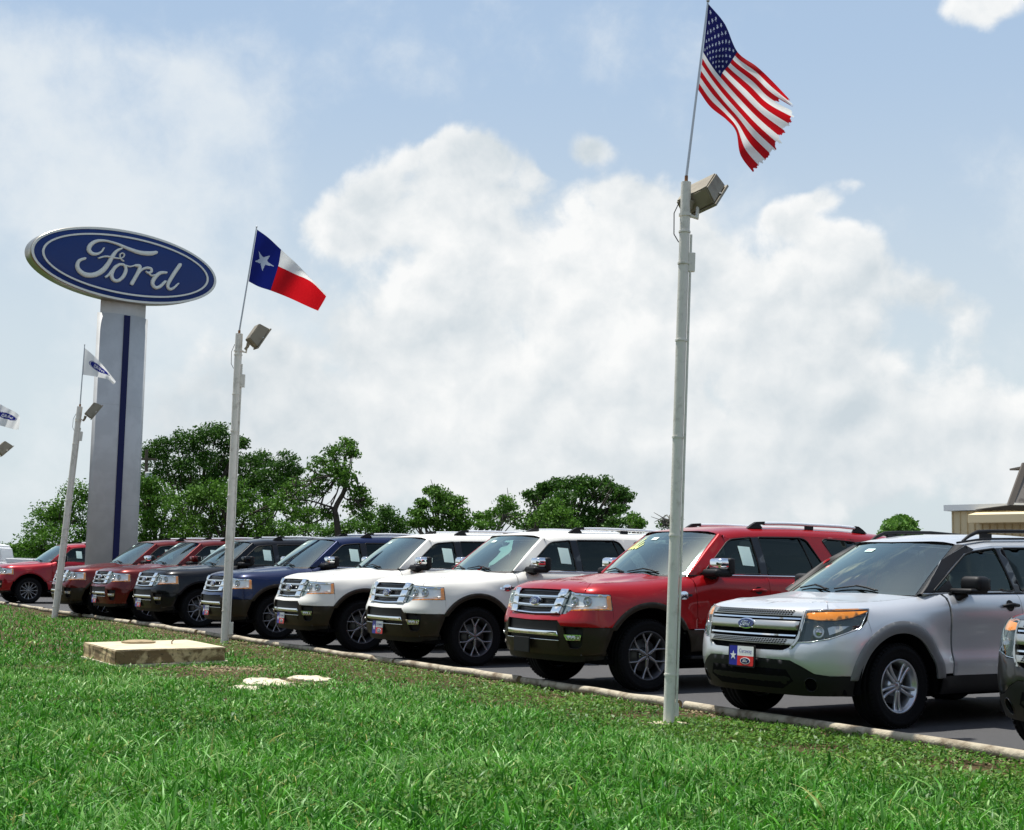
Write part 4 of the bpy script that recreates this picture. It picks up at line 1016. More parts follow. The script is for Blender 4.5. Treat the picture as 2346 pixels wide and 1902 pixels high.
    # mirrors
    if EXP:
        for k in (0, 1):
            mir = (lambda g_: g_) if k == 0 else (lambda g_: g_.mirror(keep=False))
            g = Geo(); tube([(XO - 1.82, .88, 1.255), (XO - 1.86, .93, 1.268), (XO - 1.89, .97, 1.29)], [.05, .045, .05], 10, g)
            box((XO - 2.0, .90, 1.265), (XO - 1.74, 1.165, 1.352), g, bevel=.035, seg=3)
            box((XO - 2.02, .935, 1.29), (XO - 1.93, 1.178, 1.480), g, bevel=.028, seg=3)
            o = mir(g).build('mirror', BLACKP, root)
            o2 = mir(box((XO - 1.99, .945, 1.335), (XO - 1.80, 1.158, 1.477), bevel=.045, seg=4)).build('mirror_cap', CHROME if chrome_mirror else P_RED, o)
            if not chrome_mirror: pt(o2, 'paint')
            mir(box((XO - 2.0235, .96, 1.31), (XO - 2.0205, 1.16, 1.465))).build('mirror_glass', CHROME, o)
            tri = panel(sfn, [(1.73, 1.293), (1.87, 1.293), (1.87, 1.372)], (), .1, off=.006, depth=.006, flip=True); mir(tri).build('mirror_sail', BLACKP, o)
    else:
        for k in (0, 1):
            mir = (lambda g_: g_) if k == 0 else (lambda g_: g_.mirror(keep=False))
            g = Geo(); tube([(XO - 1.72, .92, 1.10), (XO - 1.76, .95, 1.14), (XO - 1.80, .98, 1.17)], [.035, .035, .04], 10, g)
            box((XO - 1.93, .88, 1.165), (XO - 1.69, 1.13, 1.21), g, bevel=.020)
            box((XO - 1.955, .93, 1.175), (XO - 1.765, 1.150, 1.322), g, bevel=.05, seg=4)
            o = mir(g).build('mirror', BLACKP, root)
            mir(box((XO - 1.9585, .95, 1.20), (XO - 1.9555, 1.13, 1.30))).build('mirror_glass', CHROME, o)
            mir(panel(sfn, [(1.57, 1.179), (1.76, 1.179), (1.76, 1.285)], (), .1, off=.007, depth=.006, flip=True)).build('mirror_sail', BLACKP, o)
    for o in list(root.children):
        if o.name.startswith('mirror'):
            for p in o.data.polygons: p.use_smooth = True
            for c in o.children:
                for p in c.data.polygons: p.use_smooth = c.name.startswith('mirror_cap')
    # interior
    g = Geo(); dsh = 1.62 if EXP else 1.50; fz = belt - .10
    box((XO - dsh - .45, -.78, .75), (XO - dsh + .12, .78, fz + .04), g, bevel=.05)
    box((XO - 4.6, -.84, .45), (XO - 1.6, .84, .55), g)
    g.build('dashboard', INTER, root)
    for (sx, ys_) in ((dsh + .85, (.40, -.40)), (dsh + 1.75, (.45, 0, -.45)), (dsh + 2.6, (.42, -.42))):
        if sx > rearS - .3: continue
        for y in ys_:
            g = Geo(); w = .24 if len(ys_) == 2 else .21
            box((XO - sx - .02, y - w, .62), (XO - sx + .45, y + w, .80), g, bevel=.05)
            M4 = Matrix.Translation((XO - sx - .03, y, .78)) @ Matrix.Rotation(R(-14), 4, 'Y')
            box((-.12, -w, .0), (.02, w, .60), g, bevel=.05, M4=M4); box((-.10, -.12, .62), (-.02, .12, .80), g, bevel=.03, M4=M4)
            g.build('seat', SEAT, root)
    g = Geo(); pts = [(XO - dsh - .55 - .06 * math.cos(a), .40 + .18 * math.sin(a), fz + .10 + .17 * math.cos(a)) for a in np.linspace(0, 2 * math.pi, 25)]
    tube(pts, .014, 8, g, caps=False); tube([(XO - dsh - .3, .4, fz - .02), (XO - dsh - .55, .4, fz + .1)], .03, 8, g); g.build('steering_wheel', INTER, root)
    box((XO - float(wtop(0)) - .02, -.12, float(roofz(2.2)) - .17), (XO - float(wtop(0)) + .0, .12, float(roofz(2.2)) - .10), bevel=.008).build('rear_view_mirror', INTER, root)
    # wheels
    for hs in hubs:
        for sg in (1, -1):
            ty, ri = make_wheel(wheel, TR, RR, sg)
            yaxis = (.845 if EXP else .838) * sg
            rm = {'y': (RIMDK, VOID, DISC, RIMLT, GLOSSB), 'five': (RIMSIL, VOID, DISC, RIMSIL, GLOSSB), 'multi': (RIMDK, VOID, DISC, RIMLT, GLOSSB)}[wheel]
            o = ri.build('wheel', list(rm), root, loc=(XO - hs, yaxis, TR)); ty.build('tyre', RUBBER, o)
    return root

def all_parts(o):
    out = []
    for c in o.children: out.append(c); out += all_parts(c)
    return out
def paint_car(root, body, trim=None, flare=None):
    for o in all_parts(root):
        sl = o.get('_slot')
        m_ = {'paint': body, 'trim': trim or body, 'flare': flare or body}.get(sl)
        if m_ is not None:
            for s_ in o.material_slots: s_.link = 'OBJECT'; s_.material = m_
def clean(root):
    for o in [root] + all_parts(root):
        if '_slot' in o: del o['_slot']

# ------------------------------------------------------------------ the parked row
def put_car(root, pos, yaw_deg):
    y = R(yaw_deg); f = np.array([math.cos(y), math.sin(y)])
    root.location = (pos[0] - f[0] * XO, pos[1] - f[1] * XO, 0.0); root.rotation_euler = (0, 0, y)
GRP = 'new vehicles parked side by side along the log kerb'
big = make_suv('big', 'parked_car')
def find(root, nm): return [o for o in root.children if o.name.split('.')[0] == nm]
def kill(o):
    for c in list(o.children): kill(c)
    bpy.data.objects.remove(o)
multi_w = [make_wheel('multi', .392, .268, sg)[1].mesh('wheel', [RIMDK, VOID, DISC, RIMLT, GLOSSB]) for sg in (1, -1)]
CARS = [
 # pos, yaw, paint, trim, options, label
 ((.23, 15.94), 211.6, P_RED, BROWNC, 'bracket', 'bright red SUV with an empty black plate bracket, beside the silver SUV'),
 ((-1.75, 19.48), 212.0, P_WHT, BROWNC, 'film', 'white SUV with a pale film sheet on its windshield, beside the bright red SUV'),
 ((-3.55, 22.32), 209.5, P_WHT, BROWNC, '', 'white SUV without a windshield sheet, between the dark blue SUV and the other white one'),
 ((-5.40, 25.45), 210.8, P_BLUE, BROWNC, '', 'dark blue SUV with brown wheel arches, behind the pole with the lone star flag'),
 ((-7.69, 29.53), 214.0, P_BLK, None, 'mono', 'black SUV with body coloured bumper, between the dark blue one and a maroon one'),
 ((-9.33, 31.98), 214.0, P_MAR, None, 'mono', 'maroon SUV with all maroon bumper, next to the black SUV'),
 ((-10.78, 33.62), 211.6, P_MAR, BROWNC, 'noplate', 'maroon SUV with brown lower bumper, in front of the tall oval sign pylon'),
 ((-16.0, 43.6), 213.5, P_RED2, None, 'mono multi noplate', 'crimson SUV with many-spoke wheels at the far left end of the row'),
]
srcs = [big] + [copy_tree(big) for _ in CARS[1:]]
for o, (pos, yaw, body, trim, opt, lab) in zip(srcs, CARS):
    put_car(o, pos, yaw); tag(o, lab, 'car', GRP); paint_car(o, body, trim)
    if 'film' in opt:
        fl = panel(WSFN['big'], [(.13, .88), (.36, .90), (.46, .80), (.62, .62), (.64, .50), (.56, .22), (.50, .14), (.43, .24), (.44, .42), (.40, .56), (.30, .60), (.26, .68), (.40, .72), (.36, .82), (.16, .83)], (), .1, off=-.02, depth=0, flip=True).build('window_film', FILM, o)
        wsr = find(o, 'windshield')[0]; fl.parent = wsr
    if 'bracket' in opt:
        wr = stroke_geo([[(-.86 + .13 * q, .84 - .10 * (q % 2), .02), (-.90 + .13 * q, .66, .022), (-.84 + .13 * q, .58, .02), (-.76 + .13 * q, .68, .018)] for q in range(4)], lambda P, o_: WSFN['big'](P, .002 + 0 * o_), 1, .0, 4)
        wo_ = wr.build('window_writing', YELLOWW, o); wo_.parent = find(o, 'windshield')[0]
    if 'bracket' in opt or 'noplate' in opt:
        for q in find(o, 'licence_plate'): kill(q)
    if 'bracket' in opt:
        c = (XO + .028, -.10, .475)
        box((c[0] - .012, c[1] - .16, c[2] - .085), (c[0] + .006, c[1] + .16, c[2] + .085), bevel=.006).build('plate_bracket', BLACKP, o)
    if 'multi' in opt:
        for w in find(o, 'wheel'): w.data = multi_w[0] if w.location.y > 0 else multi_w[1]
    if 'mono' in opt:
        for mm in find(o, 'mirror'):
            for c in mm.children:
                if c.name.startswith('mirror_cap'): c.material_slots[0].link = 'OBJECT'; c.material_slots[0].material = body
        for q in find(o, 'fender_badge') + find(o, 'belt_moulding'): kill(q)
small = make_suv('small', 'parked_car', wheel='five', windowsheet=False)
dark = copy_tree(small)
put_car(small, (2.09, 12.61), 213.8); tag(small, 'silver SUV with black lower bumper and slanted orange headlights, right of the near pole', 'car', GRP); paint_car(small, P_SIL, None, FLARE)
put_car(dark, (3.92, 9.88), 213.0); tag(dark, 'dark grey SUV cut off by the right edge of the picture', 'car', GRP); paint_car(dark, P_GRY, None, P_GRY)
for c in srcs + [small, dark]: clean(c)

# ------------------------------------------------------------------ ground
CA = R(30.61); CN = np.array([math.cos(CA), math.sin(CA)]); CD = np.array([-math.sin(CA), math.cos(CA)]); CB = 8.55
def curbd(x, y): return x * CN[0] + y * CN[1] - CB          # < 0 on the grass side
def curbp(along, d=0.0): return CN * (CB + d) + CD * along
def soil_mat():
    M_ = bpy.data.materials.new('lawn_soil'); M_.use_nodes = True; t = M_.node_tree; n = NB(t); b = t.nodes['Principled BSDF']
    tcn = n.new('ShaderNodeTexCoord'); ob = tcn.outputs['Object']
    f1 = n.noise(ob, 1.1, 6, .6); f2 = n.noise(ob, 9, 8, .7); f3 = n.noise(ob, 60, 4, .6)
    c = n.mixc(n.sm(f1, .38, .62), (.038, .026, .012, 1), (.085, .060, .028, 1))
    c = n.mixc(n.sm(f2, .45, .62), c, (.13, .095, .045, 1))
    c = n.mixc(n.sm(f3, .50, .64, 0, .75), c, (.030, .022, .013, 1))
    # far away the lawn reads as green
    sp = n.new('ShaderNodeSeparateXYZ'); n.link(ob, sp.inputs[0])
    c = n.mixc(n.sm(sp.outputs[1], 40, 60), c, n.mixc(f2, (.035, .075, .018, 1), (.07, .12, .03, 1)))
    n.link(c, b.inputs['Base Color']); b.inputs['Roughness'].default_value = .95; b.inputs['Specular IOR Level'].default_value = .15
    bn = n.new('ShaderNodeBump'); n.link(n.M('ADD', f2, n.M('MULTIPLY', f3, .5)), bn.inputs['Height']); bn.inputs['Strength'].default_value = .7; bn.inputs['Distance'].default_value = .05
    n.link(bn.outputs[0], b.inputs['Normal']); return M_
g = Geo(); S = 3000
g.add([(-S, -S, -.012), (S, -S, -.012), (S, S, -.012), (-S, S, -.012)], [(0, 1, 2, 3)], False)
tag(g.build('ground', soil_mat()), kind='structure')
def asphalt_mat():
    M_ = bpy.data.materials.new('asphalt'); M_.use_nodes = True; t = M_.node_tree; n = NB(t); b = t.nodes['Principled BSDF']
    tcn = n.new('ShaderNodeTexCoord'); ob = tcn.outputs['Object']
    f1 = n.noise(ob, .6, 5, .6); f2 = n.noise(ob, 160, 3, .6); f3 = n.noise(ob, 5, 6, .65)
    c = n.mixc(f1, (.045, .046, .050, 1), (.066, .066, .068, 1)); c = n.mixc(n.sm(f2, .52, .70), c, (.17, .165, .16, 1)); c = n.mixc(n.sm(f3, .60, .72, 0, .6), c, (.035, .035, .038, 1))
    n.link(c, b.inputs['Base Color']); b.inputs['Roughness'].default_value = .85; b.inputs['Specular IOR Level'].default_value = .3
    bn = n.new('ShaderNodeBump'); n.link(f2, bn.inputs['Height']); bn.inputs['Strength'].default_value = .5; bn.inputs['Distance'].default_value = .01; n.link(bn.outputs[0], b.inputs['Normal']); return M_
A = [(*curbp(-14, .02), .0), (*curbp(75, .02), .0), (*curbp(75, 34), .0), (*curbp(-14, 34), .0)]
g = Geo(); g.add(A, [(3, 2, 1, 0)], False); tag(g.build('parking_lot', asphalt_mat()), kind='structure')
# ------------------------------------------------------------------ log kerb
LOG = mat('weathered_log', (.44, .39, .29), .85, noise=(5, (.16, .12, .075), .42, .70), bump=(24, .8))
LOGE = mat('log_end', (.33, .25, .14), .9)
along = float(np.dot(G(2346, 1735, .06)[:2], CD)) - 5.0
i = 0; lens = [6.6, 3.05, 3.3, 4.4, 3.9, 4.6, 4.1, 4.4, 4.5, 4.2, 4.6, 4.4]
# the joint beside the near pole
j0 = float(np.dot(G(1585, 1608, .06)[:2], CD)); along = j0 - 6.6
wordpos = ['nearest log, running past the silver SUV to the right edge', 'second log from the right, starting at the near flag pole', 'third log from the right, in front of the bright red SUV', 'log lying between the bright red SUV and the white SUV with the film sheet', 'log in front of the white SUV with the film sheet', 'log in front of the white SUV without a sheet', 'log in front of the dark blue SUV, behind the concrete slab', 'log at the foot of the lone star flag pole', 'log in front of the black SUV', 'log in front of the maroon SUVs', 'log at the foot of the leaning left pole', 'farthest log, in front of the crimson SUV at the far left']
for L in lens:
    n = 9; r0 = .039 + rng.random() * .008; dz = rng.normal(0, .004); wob = rng.normal(0, .014, n); wz = rng.normal(0, .004, n)
    a0 = along + .02; d0, d1_ = rng.normal(0, .05), rng.normal(0, .05)
    P = []
    for k in range(n):
        q = k / (n - 1); p = curbp(a0 + (L - .05) * q, d0 + (d1_ - d0) * q - .02 + wob[k]); P.append((p[0], p[1], r0 - .006 + wz[k]))
    P = catmull(P, 4); rr = r0 * (1.05 - .12 * np.linspace(0, 1, len(P))) * (1 + .03 * np.sin(np.linspace(0, 9 + i, len(P))))
    g = tube(P, rr, 14, caps=False)
    o = g.build('kerb_log', LOG)
    tag(o, 'weathered ' + wordpos[min(i, 11)], 'log', 'weathered logs laid end to end as a kerb')
    for c_, t_ in ((P[0], P[1] - P[0]), (P[-1], P[-1] - P[-2])):
        e = Geo(); t_ = t_ / np.linalg.norm(t_); a = np.cross(t_, [0, 0, 1]); b_ = np.cross(a, t_); rad = (rr[0] if c_ is P[0] else rr[-1]) * .99
        e.add([c_ + rad * (math.cos(x) * a + math.sin(x) * b_) for x in np.linspace(0, 2 * math.pi, 14, endpoint=False)], [tuple(range(14))], False)
        e.build('cut_end', LOGE, o)
    along += L; i += 1

# ------------------------------------------------------------------ concrete slab and limestone
CONC = mat('slab_concrete', (.56, .49, .34), .85, noise=(5, (.46, .39, .26), .42, .66), bump=(30, .35))
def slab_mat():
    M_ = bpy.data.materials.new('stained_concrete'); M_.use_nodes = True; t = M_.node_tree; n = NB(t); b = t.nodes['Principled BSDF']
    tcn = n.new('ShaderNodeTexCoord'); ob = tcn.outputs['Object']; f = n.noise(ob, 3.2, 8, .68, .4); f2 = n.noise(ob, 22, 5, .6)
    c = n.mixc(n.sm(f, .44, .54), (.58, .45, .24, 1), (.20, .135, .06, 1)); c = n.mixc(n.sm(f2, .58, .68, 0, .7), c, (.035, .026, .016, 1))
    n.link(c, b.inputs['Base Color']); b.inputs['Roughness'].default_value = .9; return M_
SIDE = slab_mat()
c0, c1, c2 = G(192, 1472, .21)[:2], G(265, 1490, .21)[:2], G(517, 1482, .21)[:2]
e1 = (c2 - c1); L1 = np.linalg.norm(e1); e1 = e1 / L1; e2 = np.array([-e1[1], e1[0]]); L2 = 1.75
ang = math.atan2(e1[1], e1[0])
SHR = float((c0 - c1) @ e1); L2 = float((c0 - c1) @ e2)
bm = bmesh.new(); bmesh.ops.create_cube(bm, size=1.0)
for v in bm.verts: v.co = Vector((v.co.x * L1 + SHR * v.co.y, v.co.y * L2, v.co.z * .19))
bmesh.ops.bevel(bm, geom=bm.edges[:], offset=.012, segments=2, affect='EDGES'); bmesh.ops.subdivide_edges(bm, edges=bm.edges[:], cuts=3, use_grid_fill=True)
for v in bm.verts: v.co += Vector((rng.normal(0, .0025), rng.normal(0, .0025), rng.normal(0, .0015)))
me = bpy.data.meshes.new('slab'); bm.to_mesh(me); bm.free(); me.materials.append(CONC); me.materials.append(SIDE)
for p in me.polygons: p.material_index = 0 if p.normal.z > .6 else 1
cen = c1 + e1 * (L1 + SHR) / 2 + e2 * L2 / 2
sl = link(bpy.data.objects.new('concrete_slab', me)); sl.location = (cen[0], cen[1], .115); sl.rotation_euler = (0, 0, ang)
tag(sl, 'pale concrete tank cover slab with stained brown sides lying on the lawn', 'slab')
def sfl(P, off): return np.stack([P[:, 0], P[:, 1], np.asarray(off) + .095], -1)
panel(sfl, [(x * 1.0 + .02 * math.sin(5 * k), y) for k, (x, y) in enumerate(ellipse(.02, .42, .24, .20, 18))], (), .08, off=.022, depth=.03, dome=.02, domer=.08).build('raised_patch', mat('patch_mortar', (.34, .26, .15), .9, bump=(40, .7)), sl)
tube([(.28, .0, .094), (.27, -.01, .13), (.30, -.03, .17)], .008, 6).build('wire_loop', mat('rusty_wire', (.12, .06, .03), .8), sl)
g = Geo(); w = .05
hs_ = SHR / 2; ring_o = [(-L1 / 2 - w - hs_, -L2 / 2 - w), (L1 / 2 + w * .3 - hs_, -L2 / 2 - w), (L1 / 2 + w * .3 + hs_, L2 / 2), (-L1 / 2 - w + hs_, L2 / 2)]
pts = resample(ring_o, .08); pts = pts + rng.normal(0, .012, pts.shape)
prism([tuple(p) for p in pts], -.13, -.088, g); g.build('footing', mat('pale_footing', (.50, .44, .33), .9, bump=(30, .6)), sl)

LIME = mat('limestone', (.56, .50, .38), .85, noise=(6, (.42, .33, .20), .50, .66), bump=(18, .8))
def rock(cx, cy, a, b, h, rot, seed, label):
    r_ = np.random.default_rng(seed); n = 22; pts = []
    for k in range(n):
        t = 2 * math.pi * k / n; q = 1 + r_.normal(0, .19); pts.append((a * q * math.cos(t), b * q * math.sin(t)))
    def f(P, off):
        z = .5 * h * np.asarray(off) / .02 + .010 * np.sin(P[:, 0] * 17 + seed) * np.cos(P[:, 1] * 23)
        return np.stack([P[:, 0], P[:, 1], z * (np.asarray(off) > -.01) - .02 * (np.asarray(off) < -.01)], -1)
    g = panel(f, pts, (), .06, off=.02, depth=.04, dome=.02, domer=.12)
    o = g.build('limestone_rock', LIME); o.location = (cx, cy, -.014); o.rotation_euler = (0, 0, rot); o['category'] = 'rock'; o['label'] = label; o['group'] = 'pale limestone slabs showing through the lawn'; return o
for k, (X, Y, a, b, h, lab) in enumerate([(612, 1562, .30, .42, .05, 'largest pale limestone slab in the lawn, right of the concrete cover'), (562, 1572, .16, .24, .03, 'small pale rock at the left end of the limestone outcrop'), (708, 1552, .19, .30, .045, 'separate pale limestone slab at the right end of the outcrop'),
      (655, 1566, .09, .13, .03, 'brownish stone between the two big limestone slabs'), (588, 1585, .08, .10, .02, 'small pale stone in front of the largest limestone slab'), (672, 1560, .06, .09, .02, 'little stone just left of the right limestone slab')]):
    p = G(X, Y, .02); rock(p[0], p[1], a, b, h, .35 + .2 * k, 10 + k, lab)
# gravel and crumbs along the kerb and round the bare patches
PEB = mat('gravel', (.32, .25, .14), .9, noise=(3, (.13, .09, .05), .45, .6))
g = Geo(); V = []; Fc = []
r_ = np.random.default_rng(5)
def pebbles(n, fn_):
    for _ in range(n):
        x, y, s_ = fn_(); b = len(V)
        q = r_.normal(0, 1, (6, 3)) * .15 + np.array([(1, 0, 0), (0, 1, 0), (-1, 0, 0), (0, -1, 0), (0, 0, .8), (0, 0, -.5)])
        V.extend((q * s_ * [1, 1, .7] + [x, y, s_ * .2]).tolist())
        Fc.extend([(b, b + 1, b + 4), (b + 1, b + 2, b + 4), (b + 2, b + 3, b + 4), (b + 3, b, b + 4), (b + 1, b, b + 5), (b + 2, b + 1, b + 5), (b + 3, b + 2, b + 5), (b, b + 3, b + 5)])
def nearcurb():
    a = along0 + (r_.random() ** 1.6) * 30; p = curbp(a, -.10 - abs(r_.normal(0, .25))); return p[0], p[1], .006 + .012 * r_.random() ** 2
along0 = j0 - 6
pebbles(3600, nearcurb)
pc = G(520, 1532)[:2]
pebbles(500, lambda: (pc[0] + r_.normal(0, .35), pc[1] + r_.normal(0, .30), .007 + .018 * r_.random() ** 2))
pc2 = G(640, 1566)[:2]
pebbles(300, lambda: (pc2[0] + r_.normal(0, .45), pc2[1] + r_.normal(0, .45), .007 + .018 * r_.random() ** 2))
g.add(V, Fc, False); tag(g.build('gravel', PEB, None), kind='stuff')

# ------------------------------------------------------------------ grass
def grass_mat(name, cols, rough=.45):
    M_ = bpy.data.materials.new(name); M_.use_nodes = True; t = M_.node_tree; n = NB(t); b = t.nodes['Principled BSDF']
    at_ = n.new('ShaderNodeAttribute'); at_.attribute_name = 'tone'
    cr = n.new('ShaderNodeValToRGB'); n.link(at_.outputs['Fac'], cr.inputs[0])
    e = cr.color_ramp.elements; e[0].position = 0; e[0].color = (*cols[0], 1); e[1].position = 1; e[1].color = (*cols[-1], 1)
    for i_, c in enumerate(cols[1:-1]): x = e.new((i_ + 1) / (len(cols) - 1)); x.color = (*c, 1)
    n.link(cr.outputs[0], b.inputs['Base Color']); b.inputs['Roughness'].default_value = rough; b.inputs['Specular IOR Level'].default_value = .22
    tl = n.new('ShaderNodeBsdfTranslucent'); n.link(cr.outputs[0], tl.inputs[0]); mx = n.new('ShaderNodeMixShader'); mx.inputs[0].default_value = .30
    n.link(b.outputs[0], mx.inputs[1]); n.link(tl.outputs[0], mx.inputs[2]); n.link(mx.outputs[0], t.nodes['Material Output'].inputs[0]); return M_
GR = grass_mat('grass_blade', [(.018, .11, .007), (.050, .22, .012), (.105, .35, .026), (.32, .56, .20), (.44, .45, .13)], .42)
WD = grass_mat('weed_leaf', [(.025, .085, .010), (.065, .17, .018), (.13, .26, .035), (.20, .26, .07)])
def vnoise(x, y, s, seed=0):
    """smooth value noise"""
    r_ = np.random.default_rng(seed).random((64, 64)); u, v = x * s, y * s; i, j = np.floor(u).astype(int), np.floor(v).astype(int); a, b = u - i, v - j
    a, b = a * a * (3 - 2 * a), b * b * (3 - 2 * b); q = lambda i, j: r_[i % 64, j % 64]
    return q(i, j) * (1 - a) * (1 - b) + q(i + 1, j) * a * (1 - b) + q(i, j + 1) * (1 - a) * b + q(i + 1, j + 1) * a * b
def fbm(x, y, s, seed=0): return (vnoise(x, y, s, seed) + .5 * vnoise(x, y, s * 2.1, seed + 1) + .25 * vnoise(x, y, s * 4.3, seed + 2)) / 1.75
slab_c, slab_r = cen, ang
def on_slab(x, y, pad=.03):
    dx, dy = x - cen[0], y - cen[1]; u = dx * math.cos(ang) + dy * math.sin(ang); v = -dx * math.sin(ang) + dy * math.cos(ang)
    return (np.abs(u - SHR * v / L2) < L1 / 2 + pad) & (np.abs(v) < L2 / 2 + pad)
def lushness(x, y):
    """1 = tall lawn, 0 = bare strip by the kerb"""
    d = -curbd(x, y); f = fbm(x, y, .55, 3)
    wd = np.interp(x + y * .0, [-14, -9, -5.5, -3, 3], [.25, .6, 1.2, 1.45, 1.40]) + (f - .5) * 1.3
    L = 1 / (1 + np.exp(-(d - wd) / .28))
    for (X, Y, r1) in ((520, 1536, .75), (640, 1560, .8), (440, 1548, .6), (370, 1532, .4), (90, 1530, .5), (2200, 1745, .5)):
        p = G(X, Y)[:2]; L = L * (1 - .99 * np.exp(-(((x - p[0]) ** 2 + (y - p[1]) ** 2) / r1 ** 2)))
    return L
def sample_area(n, Y0, Y1, gam, seed):
    r_ = np.random.default_rng(seed); u = r_.random(n)
    k = 2 - gam                                 # width ~ Y, density ~ Y^-gam
    Y = Y0 * (Y1 / Y0) ** u if abs(k) < 1e-6 else (Y0 ** k + u * (Y1 ** k - Y0 ** k)) ** (1 / k)
    X = (r_.random(n) * 2 - 1) * (Y * .385 + .6)
    return X, Y, r_
def blades(n, Y0, Y1, seed, segs, hmul=1.0, wmul=1.0, gam=2.0):
    X, Y, r_ = sample_area(n, Y0, Y1, gam, seed)
    L = lushness(X, Y); keep = (curbd(X, Y) < -.10) & (r_.random(n) < np.clip(L * 1.05 + .05, 0, 1)) & ~on_slab(X, Y)
    X, Y, L = X[keep], Y[keep], L[keep]; n = len(X)
    cl = fbm(X, Y, 1.6, 11); cl2 = fbm(X, Y, 6.0, 21)
    H = (.024 + .048 * L * (.30 + 1.4 * cl)) * (.5 + .95 * r_.random(n) ** 1.3) * hmul * (.5 + 1.0 * cl2)
    W = (.0050 + .0075 * r_.random(n)) * wmul
    az_ = r_.random(n) * 2 * math.pi; lean = np.abs(r_.normal(.75, .6, n)); la = r_.random(n) * 2 * math.pi; curl = .5 + 1.0 * r_.random(n)
    ts_ = np.linspace(0, 1, segs + 1); rows = []
    for k, q in enumerate(ts_):
        bend = lean * (q ** (1 + curl)); cx = X + np.cos(la) * H * bend; cy = Y + np.sin(la) * H * bend; cz = H * q * (1 - .25 * bend * q) - .015
        w = W * (1 - q ** 1.8) * (.75 + .5 * min(q * 3, 1)) * .5
        if k < segs:
            rows.append(np.stack([cx - w * np.cos(az_), cy - w * np.sin(az_), cz], -1)); rows.append(np.stack([cx + w * np.cos(az_), cy + w * np.sin(az_), cz], -1))
        else: rows.append(np.stack([cx, cy, cz], -1))
    V = np.stack(rows, 1); m_ = V.shape[1]; base = np.arange(n)[:, None] * m_; tri = []
    for k in range(segs - 1):
        a = 2 * k; tri += [[a, a + 1, a + 3], [a, a + 3, a + 2]]
    tri += [[2 * segs - 2, 2 * segs - 1, 2 * segs]]
    T = (base[:, :, None] + np.array(tri)[None]).reshape(-1, 3)
    tone = np.clip(-.22 + .45 * fbm(X, Y, .45, 51) + .55 * cl + .24 * r_.normal(0, 1, n) + .35 * (r_.random(n) < .14), 0, 1)
    tone = np.where(r_.random(n) < .015, 1.0, np.minimum(tone, .80))
    return V.reshape(-1, 3), T, np.repeat(tone, m_)
def weeds(n, Y0, Y1, seed):
    """low broad leaves: every weed leaf is a bent diamond"""
    X, Y, r_ = sample_area(n, Y0, Y1, 2.0, seed); L = lushness(X, Y); d = -curbd(X, Y)
    pat = fbm(X, Y, 1.3, 31)
    p = (1 - L * .75) * np.clip((d - .03) / .35, .15, 1) * np.clip((pat - .24) * 4.5, .14, 1)
    for (X_, Y_, r1) in ((520, 1535, .60), (640, 1562, .5), (450, 1548, .4), (2230, 1760, .45), (1250, 1600, .35)):
        q = G(X_, Y_)[:2]; p = p * (1 - .98 * np.exp(-(((X - q[0]) ** 2 + (Y - q[1]) ** 2) / r1 ** 2)))
    keep = (d > .08) & (r_.random(n) < p) & ~on_slab(X, Y); X, Y, d = X[keep], Y[keep], d[keep]; n = len(X)
    c = np.stack([X, Y, .004 + .035 * r_.random(n) * (.4 + pat[keep])], -1); s_ = .010 + .017 * r_.random(n); a = r_.random(n) * 2 * math.pi; el_ = r_.normal(.25, .45, n)
    f = np.stack([np.cos(a) * np.cos(el_), np.sin(a) * np.cos(el_), np.sin(el_)], -1); w = np.stack([-np.sin(a), np.cos(a), r_.normal(0, .3, n)], -1)
    V = np.stack([c - f * s_[:, None], c + w * s_[:, None] * .45, c + f * s_[:, None] * 1.3, c - w * s_[:, None] * .45], 1)
    T = (np.arange(n)[:, None, None] * 4 + np.array([[0, 1, 2], [0, 2, 3]])[None]).reshape(-1, 3)
    tone = np.clip(.15 + .45 * pat[keep] + .2 * r_.normal(0, 1, n), 0, 1)
    return V.reshape(-1, 3), T, np.repeat(tone, 4)
def fast_mesh(name, parts, m_, kind='stuff'):
    V = np.concatenate([p[0] for p in parts]); off = 0; Ts = []
    for p in parts: Ts.append(p[1] + off); off += len(p[0])
    T = np.concatenate(Ts).astype(np.int32); tone = np.concatenate([p[2] for p in parts]).astype(np.float32)
    me = bpy.data.meshes.new(name); me.vertices.add(len(V)); me.vertices.foreach_set('co', V.astype(np.float32).ravel())
    me.loops.add(len(T) * 3); me.loops.foreach_set('vertex_index', T.ravel()); me.polygons.add(len(T)); me.polygons.foreach_set('loop_start', np.arange(len(T), dtype=np.int32) * 3)
    me.materials.append(m_); at_ = me.attributes.new('tone', 'FLOAT', 'POINT'); at_.data.foreach_set('value', tone); me.update(calc_edges=True); me.validate()
    o = link(bpy.data.objects.new(name, me)); 
    if kind: o['kind'] = kind
    return o
fast_mesh('grass', [blades(150000, 5.6, 11.5, 101, 4, 1.0, 1.15, 2.0), blades(100000, 11.5, 20, 102, 3, 1.0, 1.5, 1.6), blades(70000, 20, 48, 103, 2, 1.05, 2.6, 1.6), blades(9000, 5.6, 10.5, 104, 4, 1.9, 1.5, 2.0)], GR)
fast_mesh('weeds', [weeds(210000, 7.5, 16, 201), weeds(110000, 16, 34, 202)], WD)

